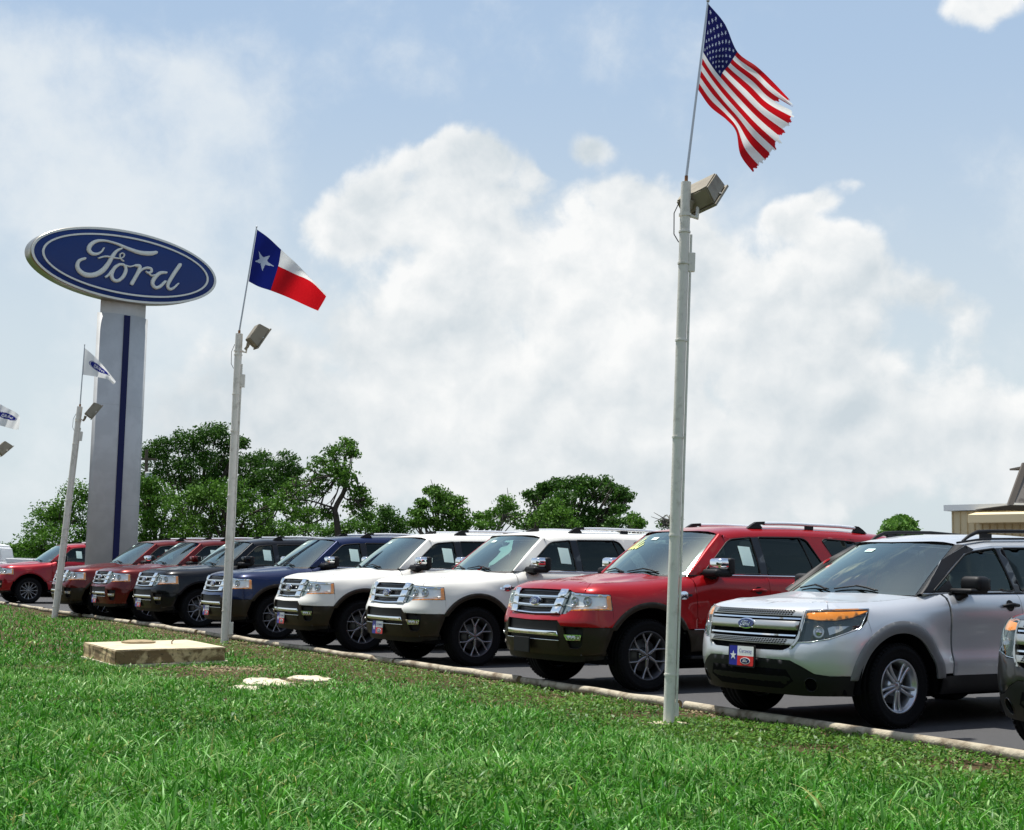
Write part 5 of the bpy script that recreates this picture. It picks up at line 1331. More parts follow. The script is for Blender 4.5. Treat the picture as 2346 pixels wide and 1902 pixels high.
# ------------------------------------------------------------------ light poles with flags
POLE = mat('pole_paint', (.74, .72, .65), .55, noise=(9, (.52, .50, .43), .5, .75), bump=(60, .15))
STAFF = mat('flag_staff', (.42, .44, .46), .35, .7)
BRONZE = mat('fixture_bronze', (.25, .22, .155), .5, .1, noise=(6, (.19, .16, .11), .45, .65))
RUST = mat('rust', (.20, .09, .035), .85)
FGLASS = mat('fixture_glass', (.35, .37, .36), .1)
def fabric(name, c):
    M_ = bpy.data.materials.new(name); M_.use_nodes = True; t = M_.node_tree; n = NB(t); b = t.nodes['Principled BSDF']
    b.inputs['Base Color'].default_value = (*c, 1); b.inputs['Roughness'].default_value = .7; b.inputs['Specular IOR Level'].default_value = .2
    tl = n.new('ShaderNodeBsdfTranslucent'); tl.inputs[0].default_value = (*c, 1); mx = n.new('ShaderNodeMixShader'); mx.inputs[0].default_value = .42
    n.link(b.outputs[0], mx.inputs[1]); n.link(tl.outputs[0], mx.inputs[2]); n.link(mx.outputs[0], t.nodes['Material Output'].inputs[0]); return M_
FR_, FW_, FB_, FL_ = fabric('flag_red', (.50, .006, .012)), fabric('flag_white', (.78, .80, .80)), fabric('flag_blue', (.008, .010, .085)), fabric('logo_blue', (.012, .02, .20))
FBT = fabric('flag_blue_bright', (.006, .013, .15)); FST = fabric('star_backlit', (.40, .46, .58))  # star cloth coloured grey-blue: the backlit look of white is in the colour

def light_pole(base, top, dia, staff_top, label, fix_scale=1.0, bands=(), box_frac=None, conduit=True, group='white light poles along the kerb'):
    base, top, st_ = np.array(base, float), np.array(top, float), np.array(staff_top, float)
    root = empty('light_pole', tuple(base)); tag(root, label, 'light pole', group)
    H = top - base; ax = H / np.linalg.norm(H); r = dia / 2
    g = tube([base - base + ax * -.05, ax * np.linalg.norm(H) * .5, H], [r, r * .97, r * .93], 20); g.build('pole', POLE, root)
    side = np.cross(ax, [0, 1, 0]); side /= np.linalg.norm(side)
    if side[0] < 0: side = -side
    frontv = np.array([0, -1.0, 0])
    for q in bands:
        c = H * q; rb = r * 1.10
        tube([c - ax * .008, c + ax * .008], rb, 20).build('band', POLE, root)
    if conduit:
        tube([side * (r + .012) + ax * .15 + np.array([0, -.01, 0]), side * (r + .010) + H * .90 + np.array([0, -.01, 0])], .011, 8).build('conduit', POLE, root)
    if box_frac:
        for q, s_ in box_frac:
            c = H * q + side * (r + .022 * s_)
            M4 = Matrix.Translation(Vector(c)) @ Vector(ax).to_track_quat('Z', 'Y').to_matrix().to_4x4()
            box((-.024 * s_, -.03 * s_, -.085 * s_), (.024 * s_, .03 * s_, .085 * s_), bevel=.004, M4=M4).build('junction_box', POLE, root)
    tube([H - ax * .01, H + ax * .06], [.016 * dia / .1, .016 * dia / .1], 10).build('staff_socket', RUST, root)
    sv = st_ - base
    tube([H + ax * .05, sv], [.0125 * max(1, dia / .1 * .9), .0085 * max(1, dia / .1 * .9)], 10).build('flag_staff', STAFF, root)
    g = lathe([(0, .018), (.012, .012), (.017, 0), (.012, -.012), (0, -.018)], 12, 'z'); g.xf(Matrix.Translation(Vector(sv))); g.build('finial', STAFF, root)
    # cable loop
    tube([H * .965 - side * r, H * .94 - side * (r + .05) , H * .90 - side * (r + .045), H * .885 - side * r], .005, 6).build('cable', BLACKP, root)
    # bracket
    c = H * (1 - .30 / np.linalg.norm(H))
    bk = tube([c + side * (r - .01), c + side * (r + .06) + np.array([0, .02, -.02]), c + side * (r + .07) + np.array([0, .04, .10])], .018, 8); lathe([(r * 1.15, -.012), (r * 1.15, .012)], 20, 'z', bk).v[-1][:] += c
    bk.build('bracket', POLE, root)
    return root
def floodlight(corner, e1, e2, e3, label):
    """shoebox floodlight given by its near corner and three edges"""
    e1, e2, e3 = map(lambda q: np.array(q, float), (e1, e2, e3))
    root = empty('floodlight', tuple(corner)); tag(root, label, 'floodlight', 'bronze floodlights on the light poles')
    cs = {}
    V = []
    for a in (0, 1):
        for b in (0, 1):
            for c in (0, 1): V.append(e1 * a + e2 * b + e3 * c)
    # taper the back of the housing
    V = np.array(V); cen_ = V.mean(0)
    for i in (0, 1, 4, 5): V[i] = V[i] + (V[i + 2] - V[i]) * 0 + (cen_ - V[i]) @ (e1 / np.linalg.norm(e1)) * (e1 / np.linalg.norm(e1)) * .18
    bm = bmesh.new(); vs = [bm.verts.new(v) for v in V]
    for f in ((0, 1, 3, 2), (4, 6, 7, 5), (0, 4, 5, 1), (2, 3, 7, 6), (0, 2, 6, 4), (1, 5, 7, 3)): bm.faces.new([vs[i] for i in f])
    bmesh.ops.recalc_face_normals(bm, faces=bm.faces); bmesh.ops.bevel(bm, geom=bm.edges[:], offset=.012, segments=2, affect='EDGES')
    me = bpy.data.meshes.new('housing'); bm.to_mesh(me); bm.free(); me.materials.append(BRONZE); link(bpy.data.objects.new('housing', me), root)
    n2 = e2 / np.linalg.norm(e2); k = 1.0
    A = [e2 + n2 * .001 + e1 * a + e3 * b for a, b in ((-.04, -.04), (1.04, -.04), (1.04, 1.04), (-.04, 1.04))]; B = [p + n2 * .022 for p in A]
    g = Geo(); g.add(A + B, [(0, 1, 2, 3), (7, 6, 5, 4)] + [(i, i + 4, (i + 1) % 4 + 4, (i + 1) % 4) for i in range(4)], False); g.build('door_frame', BRONZE, root)
    Q = [e2 + n2 * .026 + e1 * a + e3 * b for a, b in ((.06, .06), (.94, .06), (.94, .94), (.06, .94))]; g = Geo(); g.add(Q, [(0, 1, 2, 3)], False); g.build('lens', FGLASS, root)
    mid = e3 * .55 + e2 * .3
    M_ = tube([mid, mid + np.array([-.02, .0, -.07]), mid + np.array([-.06, 0, -.12])], [.035, .028, .022], 8); M_.build('knuckle', BRONZE, root)
    tube([e1 * .45 + e3 * -.005 + e2 * .9, e1 * .52 + e3 * -.03 + e2 * .95], .008, 6).build('latch', SATIN, root)
    return root
def grid_interp(C, us, vs, U, Vv):
    """C[i][j] control points at us[i], vs[j]; smooth interpolation"""
    C = np.array(C, float)
    def ci(xs, Y, x):
        xs = np.array(xs); n = len(xs); m_ = np.zeros_like(Y)
        m_[1:-1] = (Y[2:] - Y[:-2]) / (xs[2:] - xs[:-2]).reshape(-1, *([1] * (Y.ndim - 1))); m_[0] = (Y[1] - Y[0]) / (xs[1] - xs[0]); m_[-1] = (Y[-1] - Y[-2]) / (xs[-1] - xs[-2])
        k = np.clip(np.searchsorted(xs, x, side='right') - 1, 0, n - 2); h = xs[k + 1] - xs[k]; t = (x - xs[k]) / h
        sh = (-1,) + (1,) * (Y.ndim - 1); t = t.reshape(sh); h = h.reshape(sh)
        return (2 * t ** 3 - 3 * t ** 2 + 1) * Y[k] + (t ** 3 - 2 * t ** 2 + t) * h * m_[k] + (-2 * t ** 3 + 3 * t ** 2) * Y[k + 1] + (t ** 3 - t ** 2) * h * m_[k + 1]
    A = ci(us, C, U); B = ci(vs, np.swapaxes(A, 0, 1), Vv); return np.swapaxes(B, 0, 1)
def flag(name, label, C, us, vs, crop, Y, nu, nv, classify, mats_, depth, holes=None, wave=1.0):
    U = np.linspace(0, 1, nu + 1); Vv = np.linspace(0, 1, nv + 1); P = grid_interp(C, us, vs, U, Vv)
    px_ = P[..., 0] * crop[2] + crop[0]; py_ = P[..., 1] * crop[2] + crop[1]
    V = np.zeros((nu + 1, nv + 1, 3))
    for i in range(nu + 1):
        for j in range(nv + 1): V[i, j] = at(px_[i, j], py_[i, j], Y + depth(U[i], Vv[j]))
    g = Geo(); F = []; mi = []
    for i in range(nu):
        for j in range(nv):
            u, v = (i + .5) / nu, (j + .5) / nv
            if holes and holes(u, v): continue
            F.append((i * (nv + 1) + j, i * (nv + 1) + j + 1, (i + 1) * (nv + 1) + j + 1, (i + 1) * (nv + 1) + j)); mi.append(classify(u, v))
    base = V[0, 0].copy(); me = bpy.data.meshes.new(name); me.from_pydata((V.reshape(-1, 3) - base).tolist(), [], F)
    for q in mats_: me.materials.append(q)
    me.polygons.foreach_set('material_index', np.array(mi, np.int32)); me.polygons.foreach_set('use_smooth', np.ones(len(F), bool)); me.update()
    o = link(bpy.data.objects.new(name, me)); o.location = base; tag(o, label, 'flag'); return o
def in_star(x, y, cx, cy, r, rot=0):
    return bool(inpoly(np.array([[x, y]]), star_poly(cx, cy, r, rot))[0])
# near pole with the national flag
NP = 12.295
nb0, nt0, ns0 = G(1532, 1662), at(1572, 418, NP), at(1622, 2, NP)
light_pole(nb0, nt0, .098, ns0, 'tall near white pole standing in the lawn in front of the silver SUV', bands=(.09, .34, .52, .70, .845, .905), box_frac=[(.028, .65), (.848, 1.0)])
def cr(x, y): return np.array([1480 + .3687 * x, .3687 * y])
cn_ = at(*cr(370, 1170), NP - .13); k_ = .3687 / 262
floodlight(cn_, (.141, .269, .24), (.09, .06, -.12), (-.25, .206, -.085), 'largest bronze floodlight, on top of the near pole beneath the striped flag')
p = nb0; g = Geo(); pts = ellipse(0, 0, .17, .14, 18); pts = [(x * (1 + .1 * math.sin(3 * i)), y) for i, (x, y) in enumerate(pts)]; prism(pts, -.02, .022, g)
o = g.build('pole_footing', CONC); o.location = (p[0], p[1], 0); tag(o, 'small round concrete footing at the base of the near pole', 'footing')
us = [0, .2, .4, .6, .8, 1.0]; vs = [0, .25, .54, .78, 1.0]
CU = [[(388, 25), (372, 175), (355, 325), (340, 445), (325, 560)], [(490, 150), (450, 285), (402, 402), (408, 540), (400, 665)], [(568, 322), (520, 398), (465, 485), (488, 640), (500, 745)],
      [(690, 415), (660, 515), (585, 620), (572, 735), (560, 820)], [(790, 510), (770, 620), (708, 745), (668, 860), (588, 965)], [(912, 640), (950, 716), (858, 872), (795, 985), (676, 1085)]]
STAR_R = []
def us_class(u, v):
    if u < .40 and v < 7 / 13:
        uu, vv = u / .40, v / (7 / 13)
        r_ = vv * 10 - .0; row = int(round(r_)); 
        if 1 <= row <= 9:
            odd = row % 2 == 1; cols = [1, 3, 5, 7, 9, 11] if odd else [2, 4, 6, 8, 10]
            for c in cols:
                if abs(uu * 12 - c) < .6 and abs(vv * 10 - row) < .5:
                    if in_star(uu * 12 * .4 * 1.9 / 12, vv * 10 * (7 / 13) / 10, c * .4 * 1.9 / 12, row * (7 / 13) / 10, .0285, math.pi): return 3
        return 2
    return 0 if int(v * 13) % 2 == 0 else 1
r_f = np.random.default_rng(9); fr = np.convolve(r_f.random(120), [.25, .5, .25], 'same')
def torn(u, v):
    lim = 1.0 - .05 * fr[int(v * 100)] - .10 * (abs(v - .20) < .035) - .02 * (fr[int(v * 100) + 10])
    return u > lim
flag('flag', 'striped flag with a blue starred canton and frayed edge, flying from the near pole', CU, us, vs, (1480, 0, .3687), NP, 200, 156, us_class, [FR_, FW_, FB_, FST],
     lambda u, v: .10 * u * math.sin(7.0 * u + 3 * v) + .05 * u * math.sin(15 * u - 5 * v + 1) + .25 * u + .018 * math.sin(24 * v + 6 * u) * u, torn)
# lone star pole
TP = 23.9
tb0, tt0, ts0 = at(515, 1462, TP), at(548, 765, TP), at(588, 520, TP); tb0[2] = 0
light_pole(tb0, tt0, .135, ts0, 'white pole rising beside the dark blue SUV, carrying the lone star flag', bands=(.10, .30, .47, .68, .80, .93), box_frac=[(.045, 1.2), (.845, 1.3)])
def ct(x, y): return 500 + .24194 * x, 480 + .24194 * y
sc_ = TP / NP * .60
floodlight(at(*ct(282, 1235), TP - .18), np.array((.17, .16, .34)) * 1.0, np.array((.16, .06, -.11)), np.array((-.14, .32, .02)) * .9, 'bronze floodlight on the pole of the lone star flag')
us2 = [0, .17, .333, .6, .85, 1.0]; vs2 = [0, .5, 1.0]
CT = [[(368, 190), (328, 436), (288, 682)], [(475, 268), (425, 490), (385, 732)], [(595, 380), (568, 538), (495, 768)], [(750, 522), (725, 612), (672, 838)], [(893, 672), (888, 690), (855, 922)], [(1000, 790), (1022, 822), (945, 960)]]
flag('flag', 'lone star flag with blue hoist, white and red bars on the second pole', CT, us2, vs2, (500, 480, .24194), TP, 150, 100,
     lambda u, v: (3 if in_star(u * 1.5, v, .25, .5, .19, .12) else 2) if u < 1 / 3 else (1 if v < .5 else 0), [FR_, FW_, FBT, FST],
     lambda u, v: .12 * u * math.sin(6 * u + 2 * v) + .35 * u * (v - .5) + .03 * math.sin(14 * u + 3 * v))
# left pole and the one beyond the left edge
def logo_class(cx, cy, a, asp):
    b = a * .42
    polys = []
    for s in ALLSTROKES:
        C = catmull(s, 3); polys.append(((C[:, 0] + SOFF[0]) * a / 3.0, (C[:, 1] + SOFF[1]) * a / 3.0, np.maximum(C[:, 2] * 1.15, .045) * a / 3.0))
    def f(u, v):
        x, y = (u - cx) * asp, -(v - cy); r1 = math.hypot(x / a, y / b)
        if r1 > 1: return 1
        if .88 < r1 < .93: return 1
        for sx, sy, sw in polys:
            if np.any((sx - x) ** 2 + (sy - y) ** 2 < sw ** 2): return 1
        return 0
    return f
LP_ = 33.06
lb0, lt0, ls0 = G(125, 1415), at(183, 932, LP_), at(194, 790, LP_)
light_pole(lb0, lt0, .14, ls0, 'leaning white pole at the left, with a small white logo flag', bands=(.05, .38, .55, .82, .93), box_frac=[(.86, 1.3)])
def cl_(x, y): return .17277 * x, 760 + .17277 * y
floodlight(at(*cl_(1110, 1100), LP_ - .2), (.185, .20, .34), (.16, .07, -.085), (-.10, .28, .02), 'small bronze floodlight on the leaning left pole')
CF = [[(1120, 215), (1107, 392), (1093, 570)], [(1195, 275), (1215, 430), (1230, 590)], [(1300, 375), (1330, 500), (1370, 618)], [(1410, 500), (1440, 570), (1440, 640)], [(1535, 660), (1520, 690), (1500, 700)]]
flag('flag', 'small white flag with a blue oval logo on the leaning left pole', CF, [0, .25, .55, .8, 1.0], vs2, (0, 760, .17277), LP_, 110, 64, logo_class(.50, .50, .50, 1.5), [FL_, FW_, FW_, FW_],
     lambda u, v: .15 * u * math.sin(7 * u + 3 * v) + .05 * math.sin(18 * u + 4 * v) * u)
fp_, ft_, fs_ = G(-130, 1378), at(-38, 1085, 41), at(-30, 915, 41)
light_pole(fp_, at(-45, 1090, 41), .14, at(-36, 905, 41), 'farthest white pole just beyond the left edge', bands=(.4, .8))
floodlight(at(-12, 1030, 41 - .2), (.22, .24, .30), (.20, .07, -.16), (-.16, .30, .0), 'bronze floodlight peeking in at the left edge')
CF2 = [[(-215, 860), (-240, 1060), (-262, 1190)], [(-80, 920), (-95, 1080), (-110, 1215)], [(100, 1015), (110, 1130), (110, 1275)], [(215, 1075), (225, 1170), (205, 1300)], [(262, 1120), (262, 1200), (245, 1295)]]
flag('flag', 'white flag with a blue oval logo cut off by the left edge of the picture', CF2, [0, .25, .6, .85, 1.0], vs2, (0, 760, .17277), 41, 110, 64, logo_class(.58, .48, .40, 1.5), [FL_, FW_, FW_, FW_],
     lambda u, v: .15 * u * math.sin(6 * u + 2 * v) + .05 * math.sin(17 * u + 4 * v) * u)

# ------------------------------------------------------------------ the oval sign on its pylon
SC = np.array([-11.01181186, 39.025, 9.38111297]); SD = np.array([0.7344935, 0.67861572, 0]); SN = np.array([0.67861572, -0.7344935, 0])
PYL = mat('pylon_cladding', (.55, .56, .56), .55, 0, noise=(1.5, (.49, .50, .50), .4, .6)); PYB = mat('pylon_stripe', (.006, .010, .07), .5, spec=.2)
SIGNB = mat('sign_blue', (.002, .028, .165), .35, coat=.22, spec=.2); SIGNW = mat('sign_white', (.74, .77, .72), .45); SRIM = mat('sign_rim', (.36, .33, .27), .30, .85)
base_c = SC + SD * 0 - SN * .42; base_c[2] = 0
sroot = empty('sign_pylon', tuple(base_c), math.atan2(SD[1], SD[0])); tag(sroot, 'tall grey pylon carrying a large blue oval sign lettered in white script', 'sign')
def lens_sec(a, b, n=14):
    f = [(x, -b * (1 - (x / a) ** 2)) for x in np.linspace(-a, a, n)]; bk = [(x, b * (1 - (x / a) ** 2)) for x in np.linspace(a, -a, n)][1:-1]; return f + bk
pg = Geo(); prism(lens_sec(.78, .25), 0, 8.28, pg)
for k in range(len(pg.f)): pg.sm[k] = len(pg.f[k]) == 4
pg.build('column', PYL, sroot)
for z in (2.9, 5.7): prism(lens_sec(.7815, .2515), z, z + .006, Geo()).build('panel_joint', mat('joint', (.42, .43, .43), .6), sroot)
prism(lens_sec(.70, .20), 8.28, 8.75, Geo()).build('neck', PYL, sroot)
box((-.09, -.272, 0.0), (.09, -.20, 8.26)).build('stripe', PYB, sroot)
for o_ in sroot.children: o_.location.x += .23
OC = np.array([0.10, 0.26]); EA, EB = 2.86, 1.02
def sg(P, off):   # sheet coordinates (metres along the sign, height from sign origin) -> local
    return np.stack([P[:, 0], -.42 - np.asarray(off, float), P[:, 1] + SC[2]], -1)
fc = ellipse(OC[0], OC[1], EA - .05, EB - .05, 96)
cab = Geo(); E1 = np.array(ellipse(OC[0], OC[1], EA, EB, 96))
prof_ = [(0.985, .0), (1.0, -.02), (1.0, -.10), (1.0, -.76), (.985, -.80)]
rows = [sg((E1 - OC) * k + OC, np.full(96, o * .52)) for k, o in prof_]
cab.add(np.concatenate(rows), [(i * 96 + j, i * 96 + (j + 1) % 96, (i + 1) * 96 + (j + 1) % 96, (i + 1) * 96 + j) for i in range(4) for j in range(96)], True)
cab.build('cabinet', SRIM, sroot)
rim_ = panel(sg, ellipse(OC[0], OC[1], EA * .995, EB * .99, 96), [ellipse(OC[0], OC[1], EA - .085, EB - .07, 96)], .3, off=.012, depth=.04); rim_.build('retainer', SIGNW, sroot)
face = panel(sg, ellipse(OC[0], OC[1], EA - .07, EB - .055, 96), (), .25, off=-.01, depth=0, dome=.05, domer=.5).build('sign_face', SIGNB, sroot)
backf = panel(sg, ellipse(OC[0], OC[1], EA * .99, EB * .99, 96), (), .4, off=-.41, depth=0).build('sign_back', SIGNB, sroot)
panel(sg, ellipse(OC[0], OC[1], 2.56, .835, 96), [ellipse(OC[0], OC[1], 2.50, .785, 96)], .2, off=.055, depth=.03).build('border_line', SIGNW, face)
for k in 'Ford': stroke_geo(SCRIPT[k], lambda P, o: sg(P, .045 + o), 1, .055, 6).build('letter', SIGNW, face)

# ------------------------------------------------------------------ trees
BARK = mat('bark', (.055, .045, .035), .95, bump=(20, .6)); BARKG = mat('bark_grey', (.13, .12, .10), .95)
def leaf_mat(name, cols): return grass_mat(name, cols, .55)
LEAF = {'oak': leaf_mat('oak_leaf', [(.017, .052, .007), (.040, .110, .013), (.085, .19, .025)]), 'mid': leaf_mat('elm_leaf', [(.032, .085, .009), (.070, .17, .017), (.13, .27, .034)]), 'light': leaf_mat('mesquite_leaf', [(.045, .115, .014), (.09, .21, .028), (.15, .30, .05)])}
def crown(blobs, Y, seed, dens, leaf, spread=.55, zflat=.85):
    r_ = np.random.default_rng(seed); C = []; S_ = []
    for (X, Yp, r) in blobs:
        c = at(X, Yp, Y + r_.normal(0, 1.0)); rm = r / F_PX * Y
        n = int(10 + 17 * rm * rm)
        for _ in range(n):
            d = r_.normal(0, 1, 3); d /= np.linalg.norm(d); q = rm * (r_.random() ** .45)
            C.append(c + d * q * [1, 1, zflat]); S_.append(.30 + .42 * r_.random() * min(rm, 1.8))
    C = np.array(C); S_ = np.array(S_); per = max(8, int(dens)); n = len(C) * per
    idx = np.repeat(np.arange(len(C)), per); d = r_.normal(0, 1, (n, 3)); d /= np.linalg.norm(d, axis=1)[:, None]
    P = C[idx] + d * (S_[idx] * (r_.random(n) ** .5))[:, None] * [1.15, 1.15, .62]
    P = P[P[:, 2] > .1]; n = len(P)
    a = r_.normal(0, 1, (n, 3)); a /= np.linalg.norm(a, axis=1)[:, None]; b = np.cross(a, r_.normal(0, 1, (n, 3))); b /= np.linalg.norm(b, axis=1)[:, None]
    s_ = leaf * (.6 + .8 * r_.random(n))[:, None]
    V = np.stack([P - a * s_, P + b * s_ * .5, P + a * s_, P - b * s_ * .5], 1)
    T = (np.arange(n)[:, None, None] * 4 + np.array([[0, 1, 2], [0, 2, 3]])[None]).reshape(-1, 3)
    return V.reshape(-1, 3), T, np.repeat(np.clip(.5 + r_.normal(0, .28, n), 0, 1), 4), C
def tree(label, base_px, Y, trunk, blobs, kind, seed, dens=80, leaf=.084, name='tree', r0=.25, limbs=True, cat='tree', group='trees beyond the parking lot', twigs=0, barkm=None):
    b = at(base_px, 1285, Y); b[2] = 0; root = empty(name, tuple(b)); tag(root, label, cat, group)
    V, T, tone, C = crown(blobs, Y, seed, dens, leaf)
    o = fast_mesh('crown', [(V - b, T, tone)], LEAF[kind], None); o.parent = root
    r_ = np.random.default_rng(seed + 500); g = Geo()
    tp = [np.array(p, float) for p in trunk] if trunk else None
    P3 = [at(x, y, Y) - b for x, y in trunk] if trunk else [np.zeros(3), np.array([0, 0, .35 * (C[:, 2].max())])]
    P3 = np.array(P3); P3[0][2] = -.1
    rr = np.linspace(r0, r0 * .5, len(P3)); tube(catmull(P3, 4), np.interp(np.linspace(0, 1, (len(P3) - 1) * 4 + 1), np.linspace(0, 1, len(P3)), rr), 9, g)
    top = P3[-1]
    if limbs:
        for (X, Yp, r) in blobs:
            c = at(X, Yp, Y) - b; st_ = P3[r_.integers(max(1, len(P3) // 2), len(P3))]; mid = (st_ + c) / 2 + r_.normal(0, .25, 3); mid[2] -= .1
            tube(catmull([st_, mid, c], 4), np.linspace(r0 * .30, .02, 9), 6, g)
            for _ in range(2):
                e = c + r_.normal(0, 1, 3) * r / F_PX * Y * .5; tube([mid, (mid + e) / 2 + r_.normal(0, .1, 3), e], [r0 * .18, .035, .015], 5, g)
    for _ in range(twigs):
        X, Yp, r = blobs[r_.integers(len(blobs))]; c = at(X, Yp, Y) - b; d = r_.normal(0, 1, 3); d[2] = abs(d[2]); d /= np.linalg.norm(d); L = r / F_PX * Y
        tube([c, c + d * L * .8 + r_.normal(0, .1, 3), c + d * L * 1.3 + r_.normal(0, .2, 3)], [.045, .025, .010], 5, g)
    g.build('trunk', barkm or BARK, root); return root
s1 = lambda L: [(x * .4671, 900 + y * .4671, r * .4671) for x, y, r in L]
s2 = lambda L: [(900 + x * .32695, 1000 + y * .32695, r * .32695) for x, y, r in L]
tree('rounded leafy tree left of the sign pylon', 140, 82, None, s1([(390, 480, 75), (330, 560, 90), (240, 590, 85), (200, 680, 80), (130, 740, 60), (300, 700, 100), (400, 640, 90), (420, 740, 60), (185, 780, 60), (90, 770, 35)]), 'mid', 1, 46)
tree('tallest dense oak, directly right of the sign pylon', 430, 84, None, s1([(1070, 185, 55), (1000, 215, 70), (900, 235, 80), (1120, 250, 60), (800, 270, 60), (740, 300, 45), (950, 320, 100), (1060, 340, 100), (840, 370, 95), (740, 400, 60), (1150, 360, 70), (930, 430, 90), (1040, 440, 80), (1190, 250, 30)]), 'oak', 2, 56)
tree('dark round oak just right of the lone star flag pole', 600, 86, None, s1([(1300, 330, 60), (1230, 350, 70), (1390, 350, 70), (1440, 400, 55), (1330, 420, 80), (1250, 430, 80), (1180, 420, 70), (1400, 460, 50), (1310, 480, 50)]), 'oak', 3, 56)
tree('broad light green tree filling the gap behind the sign pylon base', 360, 76, None, s1([(700, 480, 50), (720, 640, 70), (840, 740, 60), (960, 730, 60), (720, 540, 70), (800, 500, 80), (880, 560, 90), (760, 640, 80), (700, 720, 50), (860, 680, 80), (940, 640, 80), (730, 450, 50), (960, 500, 60)]), 'mid', 4, 44)
tree('wide bushy green tree behind the lone star flag pole', 520, 75, None, s1([(1060, 480, 60), (1140, 460, 60), (1120, 720, 60), (1200, 700, 60), (1320, 560, 45), (1040, 560, 90), (1130, 540, 80), (1210, 500, 60), (1100, 640, 80), (1200, 600, 80), (1290, 640, 70), (1010, 680, 70), (1260, 700, 60), (1370, 690, 60), (1000, 500, 55)]), 'mid', 5, 44)
tree('open twisted tree with a dark forked trunk and visible sky gaps', 780, 70, [(788, 1275), (772, 1200), (768, 1165), (790, 1120), (782, 1080)], s1([(1700, 250, 38), (1725, 290, 30), (1640, 285, 45), (1590, 340, 55), (1660, 370, 60), (1560, 400, 55), (1690, 420, 50), (1760, 480, 40), (1790, 530, 45), (1740, 560, 45), (1450, 460, 50), (1400, 520, 60), (1480, 520, 60), (1560, 470, 50), (1430, 590, 55), (1520, 590, 55), (1600, 600, 45), (1370, 560, 35), (1800, 600, 40)]), 'mid', 6, 30, twigs=26, r0=.18)
tree('low bush line tree right of the twisted tree', 840, 74, None, s1([(1740, 640, 50), (1800, 650, 45), (1640, 660, 40), (1500, 670, 60), (1580, 690, 50), (1690, 690, 50), (1420, 660, 50)]), 'light', 7, 34, cat='tree')
tree('small dark rounded tree between the twisted tree and the next leafy one', 890, 80, None, s1([(1900, 590, 45), (1870, 640, 50), (1940, 630, 55), (1960, 680, 50), (1860, 690, 45)]), 'oak', 8, 48)
tree('leafy tree with bare twigs on its left, behind the white SUVs', 1000, 70, None, s2([(300, 400, 42), (270, 380, 25), (370, 430, 60), (430, 470, 60), (470, 540, 60), (400, 550, 75), (320, 500, 60), (210, 470, 40), (170, 540, 40), (140, 600, 40), (230, 600, 60), (330, 620, 65), (450, 630, 65), (510, 620, 35)]), 'mid', 9, 40, twigs=18, barkm=BARKG)
tree('sparse thin tree with grey twigs left of the big domed oak', 1110, 72, None, s2([(790, 450, 45), (830, 490, 50), (730, 510, 50), (660, 560, 40), (620, 610, 40), (780, 570, 60), (700, 620, 50), (860, 580, 60), (600, 560, 20)]), 'light', 10, 24, twigs=30, barkm=BARKG)
tree('big domed dark oak behind the red SUV', 1290, 74, None, s2([(1290, 320, 55), (1200, 340, 55), (1120, 360, 60), (1060, 350, 30), (1040, 400, 50), (1380, 330, 50), (1460, 330, 55), (1530, 360, 55), (1600, 390, 50), (1640, 420, 35), (1300, 400, 80), (1180, 440, 80), (1420, 410, 60), (1560, 450, 60), (1000, 450, 60), (1240, 510, 80), (1120, 530, 80), (1380, 540, 60), (1590, 510, 40), (1500, 560, 70), (1340, 610, 70), (1560, 610, 70), (1450, 630, 70), (1000, 560, 60), (940, 620, 60), (1060, 620, 70), (1200, 620, 80), (960, 400, 30)]), 'oak', 11, 50, r0=.4)
tree('light green bush in front of the domed oak', 1210, 66, None, s2([(1130, 470, 60), (1060, 520, 60), (1200, 540, 60), (1120, 590, 70), (1000, 600, 50), (1250, 600, 50)]), 'mid', 12, 30)
tree('little round tree at the right foot of the domed oak', 1455, 78, None, s2([(1690, 570, 32), (1665, 600, 35), (1720, 605, 35), (1700, 640, 40)]), 'mid', 13, 40)
tree('bare twiggy sapling behind the near flag pole', 1545, 60, None, [(1538, 1195, 14), (1520, 1200, 8)], 'mid', 14, 4, twigs=34, barkm=BARKG, r0=.06)
tree('small bright green tree above the silver SUV roof', 2062, 48, None, [(2060, 1208, 13), (2044, 1218, 11), (2080, 1220, 12), (2076, 1200, 8), (2062, 1230, 20), (2050, 1200, 7), (2066, 1192, 6), (2038, 1226, 10), (2088, 1230, 9)], 'light', 15, 60, leaf=.07, r0=.08)
tree('distant low tree at the left edge behind the white pickup', 20, 95, None, [(8, 1262, 16), (25, 1270, 14), (45, 1278, 10), (-15, 1262, 16), (-45, 1258, 22)], 'mid', 16, 40)
# low growth that closes the horizon behind the cars
# unseen trees added behind the viewpoint to darken reflections in the cars
r_t = np.random.default_rng(4); Vb = []; Tb = []; tb_ = []; offb = 0
for k in range(46):
    a_ = R(150 + 240 * (k / 45)) ; a_ = R(-20 - 190 * k / 45 + r_t.normal(0, 1)); rd = 34 + 10 * r_t.random(); c_ = np.array([math.cos(a_) * rd, math.sin(a_) * rd, 3.2 + r_t.random()]); n_ = 1500
    d_ = r_t.normal(0, 1, (n_, 3)); d_ /= np.linalg.norm(d_, axis=1)[:, None]; P_ = c_ + d_ * (r_t.random((n_, 1)) ** .5) * [3.2, 3.2, 3.0 + r_t.random()]; a1_ = r_t.normal(0, .35, (n_, 3)); b1_ = r_t.normal(0, .35, (n_, 3))
    Vb.append(np.stack([P_ - a1_, P_ + b1_, P_ + a1_, P_ - b1_], 1).reshape(-1, 3)); Tb.append((np.arange(n_)[:, None, None] * 4 + np.array([[0, 1, 2], [0, 2, 3]])[None]).reshape(-1, 3) + offb); offb += n_ * 4; tb_.append(np.repeat(r_t.random(n_), 4))
